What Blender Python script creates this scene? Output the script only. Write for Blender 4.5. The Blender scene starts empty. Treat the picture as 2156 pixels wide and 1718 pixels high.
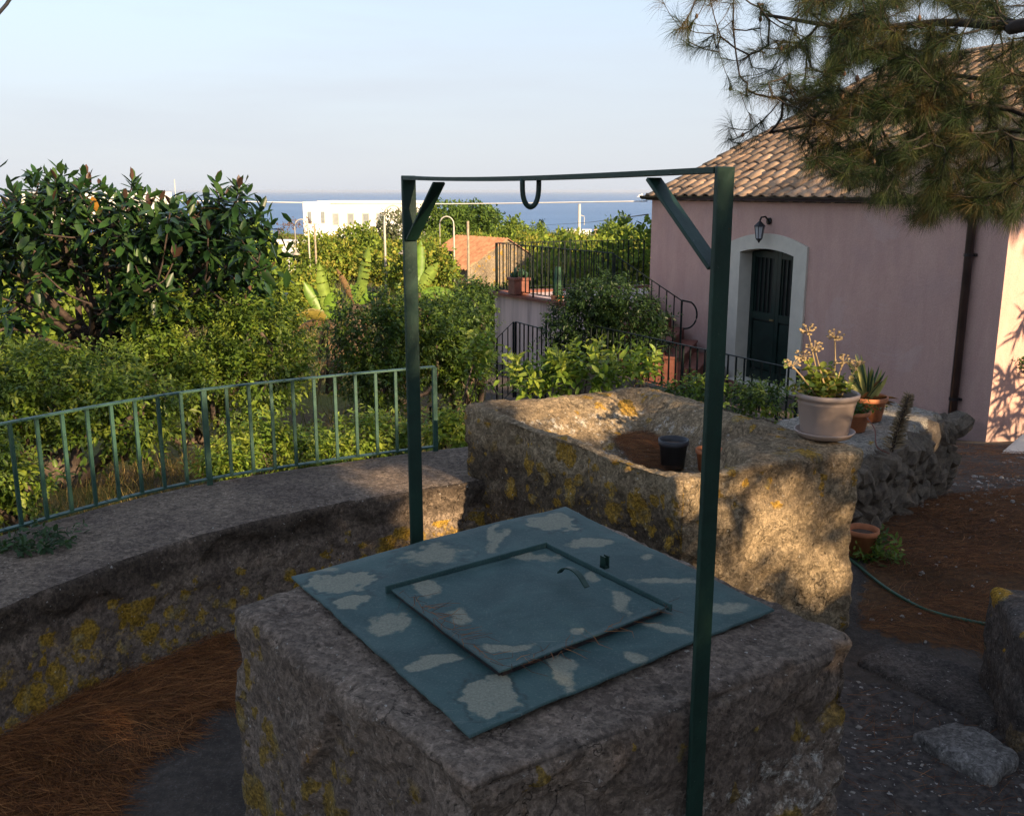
import bpy, math, random
import numpy as np
from mathutils import Vector, noise as mn

random.seed(7)
RNG = np.random.default_rng(7)
R = math.radians
scene = bpy.context.scene

# ------------------------------------------------------------------ camera
EYE = 1.9                                   # camera height above the courtyard (z = 0)
FPX = 2010.0                                # focal length in pixels of a 2156 px wide picture
PITCH = R(12.8)
cam_d = bpy.data.cameras.new('camera')
cam_d.sensor_width = 36.0
cam_d.lens = FPX / 2156.0 * 36.0
cam_d.clip_start = 0.05
cam_d.clip_end = 90000.0
cam = bpy.data.objects.new('camera', cam_d)
scene.collection.objects.link(cam)
cam.location = (0, 0, EYE)
cam.rotation_euler = (R(90) - PITCH, 0, 0)
scene.camera = cam

# ------------------------------------------------------------------ sky, sun, exposure
SUN_EL = R(21.5)
SUN_AZ = math.atan2(0.65, -0.76)            # compass style: atan2(x, y)
SUN = np.array([math.sin(SUN_AZ) * math.cos(SUN_EL), math.cos(SUN_AZ) * math.cos(SUN_EL), math.sin(SUN_EL)])
world = bpy.data.worlds.new('World')
scene.world = world
world.use_nodes = True
wn = world.node_tree.nodes
wl = world.node_tree.links
wn.clear()
sky = wn.new('ShaderNodeTexSky')
sky.sky_type = 'NISHITA'
sky.sun_disc = False
sky.sun_elevation = SUN_EL
sky.sun_rotation = SUN_AZ
sky.altitude = 60
sky.air_density = 1.0
sky.dust_density = 0.7
sky.ozone_density = 1.3
bg = wn.new('ShaderNodeBackground')
bg.inputs['Strength'].default_value = 0.108
wout = wn.new('ShaderNodeOutputWorld')
# thin cirrus veil: stretched noise that lifts the sky a little towards white
tc = wn.new('ShaderNodeTexCoord')
mp = wn.new('ShaderNodeMapping')
mp.inputs['Scale'].default_value = (1.1, 1.3, 9.0)
nz = wn.new('ShaderNodeTexNoise')
nz.inputs['Scale'].default_value = 1.6
nz.inputs['Detail'].default_value = 6
nz.inputs['Roughness'].default_value = 0.55
rp = wn.new('ShaderNodeMapRange')
rp.inputs['From Min'].default_value = 0.46
rp.inputs['From Max'].default_value = 0.78
rp.inputs['To Min'].default_value = 0.0
rp.inputs['To Max'].default_value = 0.60
mx = wn.new('ShaderNodeMix')
mx.data_type = 'RGBA'
mx.blend_type = 'MIX'
wl.new(tc.outputs['Generated'], mp.inputs['Vector'])
wl.new(mp.outputs['Vector'], nz.inputs['Vector'])
wl.new(nz.outputs['Fac'], rp.inputs['Value'])
wl.new(rp.outputs['Result'], mx.inputs['Factor'])
wl.new(sky.outputs['Color'], mx.inputs[6])
mx.inputs[7].default_value = (2.95, 2.95, 3.05, 1)
# sea haze: the sky pales towards the horizon all round
sx = wn.new('ShaderNodeSeparateXYZ')
wl.new(tc.outputs['Generated'], sx.inputs[0])
hz_ = wn.new('ShaderNodeMapRange')
hz_.interpolation_type = 'SMOOTHERSTEP'
for k_, v_ in (('From Min', -0.02), ('From Max', 0.42), ('To Min', 0.92), ('To Max', 0.30)):
    hz_.inputs[k_].default_value = v_
wl.new(sx.outputs[2], hz_.inputs['Value'])
mh = wn.new('ShaderNodeMix')
mh.data_type = 'RGBA'
wl.new(hz_.outputs['Result'], mh.inputs[0])
wl.new(mx.outputs[2], mh.inputs[6])
mh.inputs[7].default_value = (2.56, 2.70, 3.06, 1)
wl.new(mh.outputs[2], bg.inputs['Color'])
wl.new(bg.outputs['Background'], wout.inputs['Surface'])

sun_d = bpy.data.lights.new('sun', 'SUN')
sun_d.energy = 5.0
sun_d.angle = R(0.53)
sun_d.color = (1.0, 0.74, 0.45)
sun = bpy.data.objects.new('sun', sun_d)
scene.collection.objects.link(sun)
sun.rotation_euler = Vector(SUN).to_track_quat('Z', 'Y').to_euler()
sun.location = (20, -15, 30)

scene.view_settings.view_transform = 'Standard'
scene.view_settings.look = 'None'
scene.view_settings.gamma = 1.0
scene.view_settings.use_curve_mapping = False
scene.view_settings.exposure = 1.3
scene.render.engine = 'CYCLES'
scene.cycles.max_bounces = 5
scene.cycles.diffuse_bounces = 3
scene.cycles.glossy_bounces = 2
scene.cycles.transmission_bounces = 3
scene.cycles.caustics_reflective = False
scene.cycles.caustics_refractive = False
scene.cycles.adaptive_threshold = 0.025
scene.cycles.transparent_max_bounces = 4
scene.cycles.use_denoising = True

CP, SP = math.cos(PITCH), math.sin(PITCH)
def ray(px, py):
    u = (px - 1078.0) / FPX
    v = (859.0 - py) / FPX
    return np.array([u, CP + v * SP, -SP + v * CP])
def at(px, py, Y):
    d = ray(px, py)
    return np.array([0, 0, EYE]) + d * (Y / d[1])
def onz(px, py, z):
    d = ray(px, py)
    return np.array([0, 0, EYE]) + d * ((z - EYE) / d[2])
def project(P):
    P = np.atleast_2d(P) - np.array([0, 0, EYE])
    f = P[:, 1] * CP - P[:, 2] * SP
    up = P[:, 1] * SP + P[:, 2] * CP
    fs = np.where(np.abs(f) < 1e-6, 1e-6, f)
    return 1078 + FPX * P[:, 0] / fs, 859 - FPX * up / fs, f

# ------------------------------------------------------------------ object helpers
COL = scene.collection
def empty(name, loc, label, cat, group=None, rz=0.0):
    o = bpy.data.objects.new(name, None)
    o.empty_display_size = 0.2
    COL.objects.link(o)
    o.location = [float(c) for c in loc]
    o.rotation_euler = (0, 0, rz)
    tag(o, label, cat, group)
    return o
def tag(o, label=None, cat=None, group=None, kind=None):
    if label: o['label'] = label
    if cat: o['category'] = cat
    if group: o['group'] = group
    if kind: o['kind'] = kind
    return o
def mesh_of(name, V, F, smooth=False, col=None, colname='Col'):
    me = bpy.data.meshes.new(name)
    V = np.asarray(V, dtype=np.float32)
    if isinstance(F, np.ndarray):
        n, k = F.shape
        me.vertices.add(len(V))
        me.vertices.foreach_set('co', V.ravel())
        me.loops.add(n * k)
        me.polygons.add(n)
        me.loops.foreach_set('vertex_index', F.astype(np.int32).ravel())
        me.polygons.foreach_set('loop_start', np.arange(0, n * k, k, dtype=np.int32))
        me.update(calc_edges=True)
    else:
        me.from_pydata([tuple(float(c) for c in v) for v in V], [], [tuple(int(i) for i in f) for f in F])
        me.update()
    if smooth:
        me.polygons.foreach_set('use_smooth', np.ones(len(me.polygons), dtype=bool))
    if col is not None:
        a = me.color_attributes.new(colname, 'FLOAT_COLOR', 'POINT')
        c = np.ones((len(V), 4), dtype=np.float32)
        c[:, :col.shape[1]] = col
        a.data.foreach_set('color', c.ravel())
    me.validate()
    return me
def put(name, me, mat, parent=None, loc=None):
    o = bpy.data.objects.new(name, me)
    COL.objects.link(o)
    if mat is not None and not me.materials:
        me.materials.append(mat)
    if parent is not None:
        o.parent = parent
    if loc is not None:
        o.location = [float(c) for c in loc]
    return o
def build(name, V, F, mat, parent=None, smooth=False, col=None, world=True):
    V = np.asarray(V, dtype=np.float64)
    if parent is not None and world:
        root = parent
        off = np.zeros(3)
        while root is not None:
            off += np.array(root.location)
            root = root.parent
        V = V - off
    return put(name, mesh_of(name, V, F, smooth, col), mat, parent)

class MB:
    """collects shapes for one mesh"""
    def __init__(self):
        self.V, self.F = [], []
    def add(self, V, F):
        b = len(self.V)
        self.V.extend([np.asarray(v, dtype=float) for v in V])
        self.F.extend([tuple(int(i) + b for i in f) for f in F])
        return self
    def box(self, c, s, ax=(1, 0, 0), ay=(0, 1, 0), az=(0, 0, 1), bev=0.0):
        c = np.array(c, float); ax, ay, az = (np.array(a, float) for a in (ax, ay, az))
        hx, hy, hz = s[0] / 2, s[1] / 2, s[2] / 2
        if bev <= 0:
            V = [c + ax * x * hx + ay * y * hy + az * z * hz for x, y, z in
                 [(-1,-1,-1),(1,-1,-1),(1,1,-1),(-1,1,-1),(-1,-1,1),(1,-1,1),(1,1,1),(-1,1,1)]]
            return self.add(V, [(0,3,2,1),(4,5,6,7),(0,1,5,4),(1,2,6,5),(2,3,7,6),(3,0,4,7)])
        b = bev
        V, idx = [], {}
        for sx in (-1, 1):
            for sy in (-1, 1):
                for sz in (-1, 1):
                    for k in range(3):
                        h = [hx - b, hy - b, hz - b]
                        h[k] += b
                        idx[(sx, sy, sz, k)] = len(V)
                        V.append(c + ax * sx * h[0] + ay * sy * h[1] + az * sz * h[2])
        F = []
        I = idx
        for k in range(3):
            o = [a for a in range(3) if a != k]
            for s_ in (-1, 1):
                q = []
                for a, b_ in ((-1,-1),(1,-1),(1,1),(-1,1)):
                    t = [0, 0, 0]; t[k] = s_; t[o[0]] = a; t[o[1]] = b_
                    q.append(I[(t[0], t[1], t[2], k)])
                F.append(q)
            for a in (-1, 1):
                for b_ in (-1, 1):
                    t = [0, 0, 0]; t[o[0]] = a; t[o[1]] = b_
                    q = []
                    for s_, kk in ((-1, o[0]), (1, o[0]), (1, o[1]), (-1, o[1])):
                        t[k] = s_
                        q.append(I[(t[0], t[1], t[2], kk)])
                    F.append(q)
        for sx in (-1, 1):
            for sy in (-1, 1):
                for sz in (-1, 1):
                    F.append([I[(sx, sy, sz, 0)], I[(sx, sy, sz, 1)], I[(sx, sy, sz, 2)]])
        return self.add(V, F)
    def bar(self, p, q, w, h, up=(0, 0, 1), bev=0.0):
        p, q = np.array(p, float), np.array(q, float)
        d = q - p; L = np.linalg.norm(d); d = d / L
        up = np.array(up, float)
        s = np.cross(d, up); s = s / np.linalg.norm(s)
        n = np.cross(s, d)
        return self.box((p + q) / 2, (L, w, h), d, s, n, bev)
    def tube(self, pts, r, n=6, cap=True, ref=None):
        V, F = tube(pts, r, n, cap, ref)
        return self.add(V, F)
    def lathe(self, prof, n=24, c=(0, 0, 0), tilt=None):
        c = np.array(c, float)
        V = []
        for (r_, z_) in prof:
            for k in range(n):
                a = 2 * math.pi * k / n
                V.append(c + np.array([r_ * math.cos(a), r_ * math.sin(a), z_]))
        F = []
        for i in range(len(prof) - 1):
            for k in range(n):
                F.append((i*n+k, i*n+(k+1) % n, (i+1)*n+(k+1) % n, (i+1)*n+k))
        return self.add(V, F)
    def build(self, name, mat, parent=None, smooth=False, world=True):
        return build(name, np.array(self.V), self.F, mat, parent, smooth, None, world)
def tube(pts, r, n=6, cap=True, ref=None):
    pts = [np.array(p, float) for p in pts]
    m = len(pts)
    rr = [r] * m if np.isscalar(r) else list(r)
    V, F = [], []
    fixed = ref is not None
    ref = np.array([0.0, 0.0, 1.0]) if ref is None else np.array(ref, float)
    for i in range(m):
        d = pts[min(i + 1, m - 1)] - pts[max(i - 1, 0)]
        d = d / (np.linalg.norm(d) + 1e-9)
        a = ref if fixed or abs(d @ ref) < 0.95 else np.array([1.0, 0, 0])
        s = np.cross(d, a); s /= np.linalg.norm(s)
        t = np.cross(d, s)
        for k in range(n):
            an = 2 * math.pi * k / n
            V.append(pts[i] + rr[i] * (s * math.cos(an) + t * math.sin(an)))
    for i in range(m - 1):
        for k in range(n):
            F.append((i*n+k, i*n+(k+1) % n, (i+1)*n+(k+1) % n, (i+1)*n+k))
    if cap:
        F.append(tuple(range(n - 1, -1, -1)))
        F.append(tuple(range((m - 1) * n, m * n)))
    return V, F
def catmull(P, n):
    P = np.array(P, float)
    Q = np.vstack([2 * P[0] - P[1], P, 2 * P[-1] - P[-2]])
    out = []
    k = len(P) - 1
    for j in range(n + 1):
        s = j / n * k
        i = min(int(s), k - 1)
        t = s - i
        a, b, c, d = Q[i], Q[i + 1], Q[i + 2], Q[i + 3]
        out.append(0.5 * (2*b + (c - a)*t + (2*a - 5*b + 4*c - d)*t*t + (3*b - a - 3*c + d)*t**3))
    return np.array(out)
def sst(a, b, x):
    t = np.clip((np.asarray(x, float) - a) / (b - a), 0, 1)
    return t * t * (3 - 2 * t)
def fbm(p, o=4, h=0.8):
    return mn.fractal(Vector(p), h, 2.0, o, noise_basis='PERLIN_ORIGINAL')

# ------------------------------------------------------------------ material helpers
def new_mat(name):
    m = bpy.data.materials.new(name)
    m.use_nodes = True
    nt = m.node_tree
    return m, nt.nodes, nt.links, nt.nodes['Principled BSDF']
def N(nodes, t, **kw):
    n = nodes.new(t)
    for k, v in kw.items():
        n.inputs[k].default_value = v
    return n
def noise_n(nodes, links, vec, scale, detail=5, rough=0.6, dist=0.0):
    n = nodes.new('ShaderNodeTexNoise')
    n.inputs['Scale'].default_value = scale
    n.inputs['Detail'].default_value = detail
    n.inputs['Roughness'].default_value = rough
    n.inputs['Distortion'].default_value = dist
    if vec is not None: links.new(vec, n.inputs['Vector'])
    return n.outputs['Fac']
def rng_n(nodes, links, val, a, b, c=0.0, d=1.0):
    n = nodes.new('ShaderNodeMapRange')
    n.interpolation_type = 'SMOOTHSTEP'
    links.new(val, n.inputs['Value'])
    for k, v in (('From Min', a), ('From Max', b), ('To Min', c), ('To Max', d)):
        n.inputs[k].default_value = v
    return n.outputs['Result']
def mix_n(nodes, links, fac, a, b, blend='MIX'):
    n = nodes.new('ShaderNodeMix')
    n.data_type = 'RGBA'; n.blend_type = blend
    for sock, v in ((n.inputs[0], fac), (n.inputs[6], a), (n.inputs[7], b)):
        if isinstance(v, (int, float)): sock.default_value = v
        elif isinstance(v, tuple): sock.default_value = v + (1,) if len(v) == 3 else v
        else: links.new(v, sock)
    return n.outputs[2]
def math_n(nodes, links, op, a, b=0.0):
    n = nodes.new('ShaderNodeMath'); n.operation = op
    for s, v in ((n.inputs[0], a), (n.inputs[1], b)):
        if isinstance(v, (int, float)): s.default_value = v
        else: links.new(v, s)
    return n.outputs[0]
def bump_n(nodes, links, h, strength=0.5, dist=0.01, prev=None):
    n = nodes.new('ShaderNodeBump')
    n.inputs['Strength'].default_value = strength
    n.inputs['Distance'].default_value = dist
    links.new(h, n.inputs['Height'])
    if prev is not None: links.new(prev, n.inputs['Normal'])
    return n.outputs['Normal']
def obj_co(nodes):
    return nodes.new('ShaderNodeTexCoord').outputs['Object']
def attr_rgb(nodes, links, name):
    a = nodes.new('ShaderNodeAttribute'); a.attribute_name = name
    s = nodes.new('ShaderNodeSeparateColor')
    links.new(a.outputs['Color'], s.inputs['Color'])
    return a.outputs['Color'], s.outputs[0], s.outputs[1], s.outputs[2]

def plain(name, c, rough=0.6, var=0.15, scale=8.0, metallic=0.0, spec=0.4, bump=0.15, bscale=60.0, c2=None, rand=0.0):
    """a simple painted / moulded surface with mottling, fine relief and optional per-object variation"""
    m, nd, lk, b = new_mat(name)
    co = obj_co(nd)
    f = rng_n(nd, lk, noise_n(nd, lk, co, scale, 6, 0.65), 0.3, 0.7)
    lo = tuple(x * (1 - var) for x in c)
    hi = tuple(min(1, x * (1 + var)) for x in c) if c2 is None else c2
    col = mix_n(nd, lk, f, lo, hi)
    if rand > 0:
        oi = nd.new('ShaderNodeObjectInfo')
        v = rng_n(nd, lk, oi.outputs['Random'], 0, 1, 1 - rand, 1 + rand)
        hs = nd.new('ShaderNodeHueSaturation')
        lk.new(v, hs.inputs['Value']); lk.new(col, hs.inputs['Color'])
        col = hs.outputs['Color']
    lk.new(col, b.inputs['Base Color'])
    b.inputs['Roughness'].default_value = rough
    b.inputs['Metallic'].default_value = metallic
    b.inputs['Specular IOR Level'].default_value = spec
    if bump > 0:
        lk.new(bump_n(nd, lk, noise_n(nd, lk, co, bscale, 4, 0.6), bump, 0.004), b.inputs['Normal'])
    return m

def stone(name, c1, c2, dark, lich=(0.42, 0.24, 0.02), white=(0.55, 0.52, 0.46), s=1.0, dirt=0.5, bump=0.8):
    """rough render / masonry; Col attribute: R lichen, G white crust, B dark grime and painted shade"""
    m, nd, lk, b = new_mat(name)
    co = obj_co(nd)
    _, r_, g_, b_ = attr_rgb(nd, lk, 'Col')
    big = noise_n(nd, lk, co, 2.2 * s, 8, 0.62, 0.4)
    mid = noise_n(nd, lk, co, 11.0 * s, 8, 0.7, 0.2)
    fine = noise_n(nd, lk, co, 95.0 * s, 5, 0.7)
    grit = noise_n(nd, lk, co, 240.0 * s, 3, 0.6)
    base = mix_n(nd, lk, rng_n(nd, lk, big, 0.32, 0.68), c1, c2)
    base = mix_n(nd, lk, rng_n(nd, lk, mid, 0.50, 0.72, 0, 0.55 * dirt + 0.2), base, dark)
    # grime, and the shade painted on the trough
    gf = math_n(nd, lk, 'ADD', math_n(nd, lk, 'MULTIPLY', noise_n(nd, lk, co, 6.0 * s, 8, 0.7, 0.6), 0.8), b_)
    base = mix_n(nd, lk, rng_n(nd, lk, gf, 0.72, 1.02, 0, 0.85), base, dark)
    # pale crust
    wf = math_n(nd, lk, 'ADD', noise_n(nd, lk, co, 17.0 * s, 10, 0.82, 0.25), math_n(nd, lk, 'MULTIPLY', g_, 0.45))
    base = mix_n(nd, lk, rng_n(nd, lk, wf, 0.74, 0.86, 0, 0.9), base, white)
    # aggregate: small pebbles and pits, each with its own tone
    def vor(scale, vec):
        v = nd.new('ShaderNodeTexVoronoi'); v.inputs['Scale'].default_value = scale
        lk.new(vec, v.inputs['Vector'])
        sp = nd.new('ShaderNodeSeparateColor'); lk.new(v.outputs['Color'], sp.inputs['Color'])
        return v.outputs['Distance'], sp.outputs[0], sp.outputs[1]
    wob = nd.new('ShaderNodeTexNoise'); wob.inputs['Scale'].default_value = 9 * s; wob.inputs['Detail'].default_value = 6; wob.inputs['Roughness'].default_value = .7; lk.new(co, wob.inputs['Vector'])
    wsc = nd.new('ShaderNodeVectorMath'); wsc.operation = 'SCALE'; wsc.inputs['Scale'].default_value = .10 / s; lk.new(wob.outputs['Color'], wsc.inputs[0])
    wad = nd.new('ShaderNodeVectorMath'); wad.operation = 'ADD'; lk.new(co, wad.inputs[0]); lk.new(wsc.outputs[0], wad.inputs[1])
    wco = wad.outputs[0]
    ad, ar, ag = vor(62.0 * s, wco)
    base = mix_n(nd, lk, 1.0, base, rng_n(nd, lk, ar, 0, 1, 0.72, 1.28), 'MULTIPLY')
    pit = math_n(nd, lk, 'MULTIPLY', rng_n(nd, lk, ad, 0.10, 0.30, 1, 0), rng_n(nd, lk, ag, 0.74, 0.80))
    base = mix_n(nd, lk, math_n(nd, lk, 'MULTIPLY', pit, 0.75), base, tuple(x * 0.5 for x in dark))
    # lichen: round crusty colonies of several sizes, paler inside, plus a thin dusting
    spot = noise_n(nd, lk, co, 42.0 * s, 5, 0.7, 0.3)
    lall = None
    for sc_, seed_ in ((8.0, 0.0), (19.0, 4.0)):
        d_, r1, r2 = vor(sc_ * s, wco)
        dd = math_n(nd, lk, 'ADD', d_, math_n(nd, lk, 'MULTIPLY', math_n(nd, lk, 'SUBTRACT', spot, 0.5), 0.55))
        rad_ = rng_n(nd, lk, r2, 0, 1, 0.18, 0.62)
        ins = rng_n(nd, lk, math_n(nd, lk, 'SUBTRACT', rad_, dd), 0.0, 0.10)
        pres = rng_n(nd, lk, math_n(nd, lk, 'SUBTRACT', math_n(nd, lk, 'MULTIPLY', r_, 1.15), r1), 0.0, 0.06)
        one = math_n(nd, lk, 'MULTIPLY', ins, pres)
        lall = one if lall is None else math_n(nd, lk, 'MAXIMUM', lall, one)
    thin = math_n(nd, lk, 'ADD', noise_n(nd, lk, co, 8.5 * s, 9, 0.70, 0.5), math_n(nd, lk, 'MULTIPLY', r_, 0.30))
    thin = math_n(nd, lk, 'ADD', thin, math_n(nd, lk, 'MULTIPLY', math_n(nd, lk, 'SUBTRACT', spot, 0.5), 0.8))
    lall = math_n(nd, lk, 'MAXIMUM', math_n(nd, lk, 'MULTIPLY', lall, 0.85), rng_n(nd, lk, thin, 0.74, 0.92, 0, 0.6))
    lcol = mix_n(nd, lk, rng_n(nd, lk, fine, 0.35, 0.65), tuple(x * 0.5 for x in lich), lich)
    lcol = mix_n(nd, lk, rng_n(nd, lk, mid, 0.48, 0.66, 0, 0.75), lcol, (0.26, 0.23, 0.14))
    base = mix_n(nd, lk, lall, base, lcol)
    # grain and pale flecks
    gr = rng_n(nd, lk, fine, 0.28, 0.72, 0.64, 1.36)
    base = mix_n(nd, lk, 1.0, base, gr, 'MULTIPLY')
    base = mix_n(nd, lk, 1.0, base, rng_n(nd, lk, spot, 0.30, 0.70, 0.74, 1.26), 'MULTIPLY')
    fl = noise_n(nd, lk, co, 60.0 * s, 2, 0.5)
    base = mix_n(nd, lk, rng_n(nd, lk, fl, 0.70, 0.74, 0, 0.55), base, white)
    # pits and hairline cracks
    vo = nd.new('ShaderNodeTexVoronoi'); vo.feature = 'DISTANCE_TO_EDGE'
    vo.inputs['Scale'].default_value = 5.5 * s
    wv = nd.new('ShaderNodeVectorMath'); wv.operation = 'ADD'
    nz3 = nd.new('ShaderNodeTexNoise'); nz3.inputs['Scale'].default_value = 7 * s; nz3.inputs['Detail'].default_value = 5
    lk.new(co, nz3.inputs['Vector'])
    sc = nd.new('ShaderNodeVectorMath'); sc.operation = 'SCALE'; sc.inputs['Scale'].default_value = 0.28 / s
    lk.new(nz3.outputs['Color'], sc.inputs[0])
    lk.new(co, wv.inputs[0]); lk.new(sc.outputs[0], wv.inputs[1]); lk.new(wv.outputs[0], vo.inputs['Vector'])
    crack = math_n(nd, lk, 'MULTIPLY', rng_n(nd, lk, vo.outputs['Distance'], 0.0, 0.012, 1, 0), rng_n(nd, lk, big, 0.54, 0.62))
    base = mix_n(nd, lk, math_n(nd, lk, 'MULTIPLY', crack, 0.75), base, tuple(x * 0.35 for x in dark))
    lk.new(base, b.inputs['Base Color'])
    b.inputs['Roughness'].default_value = 0.92
    b.inputs['Specular IOR Level'].default_value = 0.18
    h = math_n(nd, lk, 'ADD', math_n(nd, lk, 'MULTIPLY', mid, 1.6), math_n(nd, lk, 'MULTIPLY', fine, 0.55))
    h = math_n(nd, lk, 'ADD', h, math_n(nd, lk, 'MULTIPLY', grit, 0.2))
    h = math_n(nd, lk, 'SUBTRACT', h, math_n(nd, lk, 'MULTIPLY', pit, 0.5))
    h = math_n(nd, lk, 'ADD', h, math_n(nd, lk, 'MULTIPLY', lall, 0.12))
    h = math_n(nd, lk, 'SUBTRACT', h, math_n(nd, lk, 'MULTIPLY', crack, 0.8))
    lk.new(bump_n(nd, lk, h, bump, 0.020 / s), b.inputs['Normal'])
    return m

def leafmat(name, rough=0.45, trans=0.35, spec=0.4, gloss_var=0.1, tint=(1.0, 1.0, 0.6)):
    """foliage: colour per leaf comes from the Col attribute, light passes through the blade"""
    m, nd, lk, b = new_mat(name)
    c, _, _, _ = attr_rgb(nd, lk, 'Col')
    co = obj_co(nd)
    v = rng_n(nd, lk, noise_n(nd, lk, co, 14.0, 3, 0.5), 0.3, 0.7, 0.82, 1.15)
    c2 = mix_n(nd, lk, 1.0, c, v, 'MULTIPLY')
    lk.new(c2, b.inputs['Base Color'])
    b.inputs['Roughness'].default_value = rough
    b.inputs['Specular IOR Level'].default_value = spec
    t = nd.new('ShaderNodeBsdfTranslucent')
    tcn = mix_n(nd, lk, 1.0, c2, tint, 'MULTIPLY')
    br = nd.new('ShaderNodeBrightContrast'); br.inputs['Bright'].default_value = 0.02
    lk.new(tcn, br.inputs['Color']); lk.new(br.outputs[0], t.inputs['Color'])
    ms = nd.new('ShaderNodeMixShader'); ms.inputs[0].default_value = trans
    lk.new(b.outputs[0], ms.inputs[1]); lk.new(t.outputs[0], ms.inputs[2])
    lk.new(ms.outputs[0], nd['Material Output'].inputs['Surface'])
    return m

M = {}
M['well'] = stone('weathered_well_render', (0.138, 0.103, 0.080), (0.235, 0.180, 0.138), (0.054, 0.045, 0.037), lich=(0.32, 0.20, 0.03), dirt=0.15)
M['trough'] = stone('tan_trough_render', (0.20, 0.145, 0.090), (0.33, 0.25, 0.155), (0.075, 0.054, 0.037), lich=(0.46, 0.26, 0.03), dirt=0.6, bump=0.9)
M['bench'] = stone('bench_wall_render', (0.135, 0.102, 0.080), (0.225, 0.172, 0.128), (0.055, 0.041, 0.030), lich=(0.42, 0.25, 0.02), dirt=0.12)
M['lava'] = stone('dark_lava_stone', (0.12, 0.095, 0.075), (0.26, 0.205, 0.15), (0.04, 0.033, 0.028), s=1.6, dirt=0.5)
M['lava_dark'] = stone('darker_lava_stone', (0.06, 0.052, 0.047), (0.12, 0.10, 0.085), (0.025, 0.022, 0.02), s=1.2, dirt=0.5)  # darker tone of the lava stone
M['cap'] = stone('wall_cap_mortar', (0.24, 0.215, 0.18), (0.34, 0.30, 0.25), (0.09, 0.08, 0.07))
M['slab'] = stone('pale_stone_slab', (0.125, 0.115, 0.105), (0.22, 0.205, 0.19), (0.06, 0.055, 0.05))
M['frame'] = plain('dark_green_paint', (0.012, 0.062, 0.046), 0.42, 0.25, 5.0, spec=0.5, bump=0.25, bscale=45, c2=(0.022, 0.085, 0.06))
M['rail'] = plain('faded_green_paint', (0.035, 0.11, 0.09), 0.5, 0.25, 6.0, spec=0.5, bump=0.2, c2=(0.075, 0.16, 0.125))
def ironwork(name, c, c2, rough):
    m, nd, lk, b = new_mat(name)
    co = obj_co(nd)
    col = mix_n(nd, lk, rng_n(nd, lk, noise_n(nd, lk, co, 6, 6, 0.65), 0.3, 0.7), c, c2)
    col = mix_n(nd, lk, rng_n(nd, lk, noise_n(nd, lk, co, 22, 7, 0.7), 0.45, 0.75, 0, 0.5), col, tuple(0.6 * x for x in c))
    chip = noise_n(nd, lk, co, 34, 6, 0.75, 0.3)
    col = mix_n(nd, lk, rng_n(nd, lk, chip, 0.665, 0.70, 0, 0.85), col, (0.10, 0.045, 0.02))
    dust = noise_n(nd, lk, co, 130, 3, 0.6)
    col = mix_n(nd, lk, rng_n(nd, lk, dust, 0.70, 0.76, 0, 0.5), col, (0.30, 0.31, 0.29))
    lk.new(col, b.inputs['Base Color'])
    lk.new(rng_n(nd, lk, chip, 0.6, 0.7, rough, 0.85), b.inputs['Roughness'])
    h = math_n(nd, lk, 'SUBTRACT', noise_n(nd, lk, co, 60, 4, 0.6), rng_n(nd, lk, chip, 0.66, 0.70))
    lk.new(bump_n(nd, lk, h, 0.3, 0.003), b.inputs['Normal'])
    return m
M['frame'] = ironwork('dark_green_iron', (0.004, 0.024, 0.017), (0.010, 0.042, 0.028), 0.5)  # green paint, darkened further to stand for the shade on it
M['rail'] = ironwork('faded_green_iron', (0.015, 0.056, 0.042), (0.036, 0.090, 0.064), 0.5)
M['rail_dark'] = plain('blackish_green_paint', (0.005, 0.010, 0.009), 0.6, 0.2, 6.0, spec=0.2)
M['gutter'] = plain('dark_brown_gutter', (0.022, 0.017, 0.018), 0.38, 0.2, 5.0)
M['pipe'] = plain('brown_downpipe', (0.045, 0.026, 0.02), 0.35, 0.3, 3.0)
M['black'] = plain('black_iron', (0.012, 0.012, 0.013), 0.45, 0.2)
M['door'] = plain('dark_green_door_paint', (0.008, 0.022, 0.018), 0.4, 0.3, 4.0)
M['door_dark'] = plain('dark_interior', (0.006, 0.007, 0.006), 0.6, 0.2)  # near-black sheet standing for unlit space inside
M['brass'] = plain('dull_brass', (0.30, 0.22, 0.10), 0.4, 0.2, metallic=0.7)
M['trim'] = plain('cream_stone_trim', (0.60, 0.55, 0.46), 0.85, 0.06, 5.0, bump=0.12)
M['terracotta'] = plain('terracotta_pot', (0.48, 0.17, 0.07), 0.75, 0.22, 9.0, bump=0.3)
M['taupe'] = plain('taupe_plastic', (0.36, 0.275, 0.235), 0.5, 0.06, 5.0, bump=0.06)
M['blackpot'] = plain('black_plastic_pot', (0.03, 0.03, 0.035), 0.45, 0.2)
M['soil'] = plain('potting_soil', (0.07, 0.04, 0.025), 0.95, 0.4, 40.0, bump=0.8, bscale=90)
M['redstep'] = plain('red_clay_tread', (0.17, 0.06, 0.04), 0.7, 0.25, 9.0, bump=0.3)  # clay darkened in colour to stand for shade on the steps
M['hose'] = plain('green_hose', (0.03, 0.09, 0.05), 0.4, 0.2)
M['bark'] = plain('pine_bark', (0.045, 0.034, 0.028), 0.95, 0.4, 30.0, bump=1.0, bscale=60)
M['darkbark'] = plain('dark_brown_bark', (0.05, 0.034, 0.026), 0.9, 0.35, 24.0, bump=0.8, bscale=50)
M['greybark'] = plain('grey_brown_bark', (0.10, 0.072, 0.055), 0.9, 0.35, 24.0, bump=0.8, bscale=50)
M['banana_stem'] = plain('fibrous_banana_stem', (0.085, 0.06, 0.04), 0.9, 0.5, 20.0, bump=0.8)
M['glass'] = plain('frosted_lantern_glass', (0.45, 0.46, 0.48), 0.25, 0.06, 6.0, spec=0.6, bump=0.05)
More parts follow.
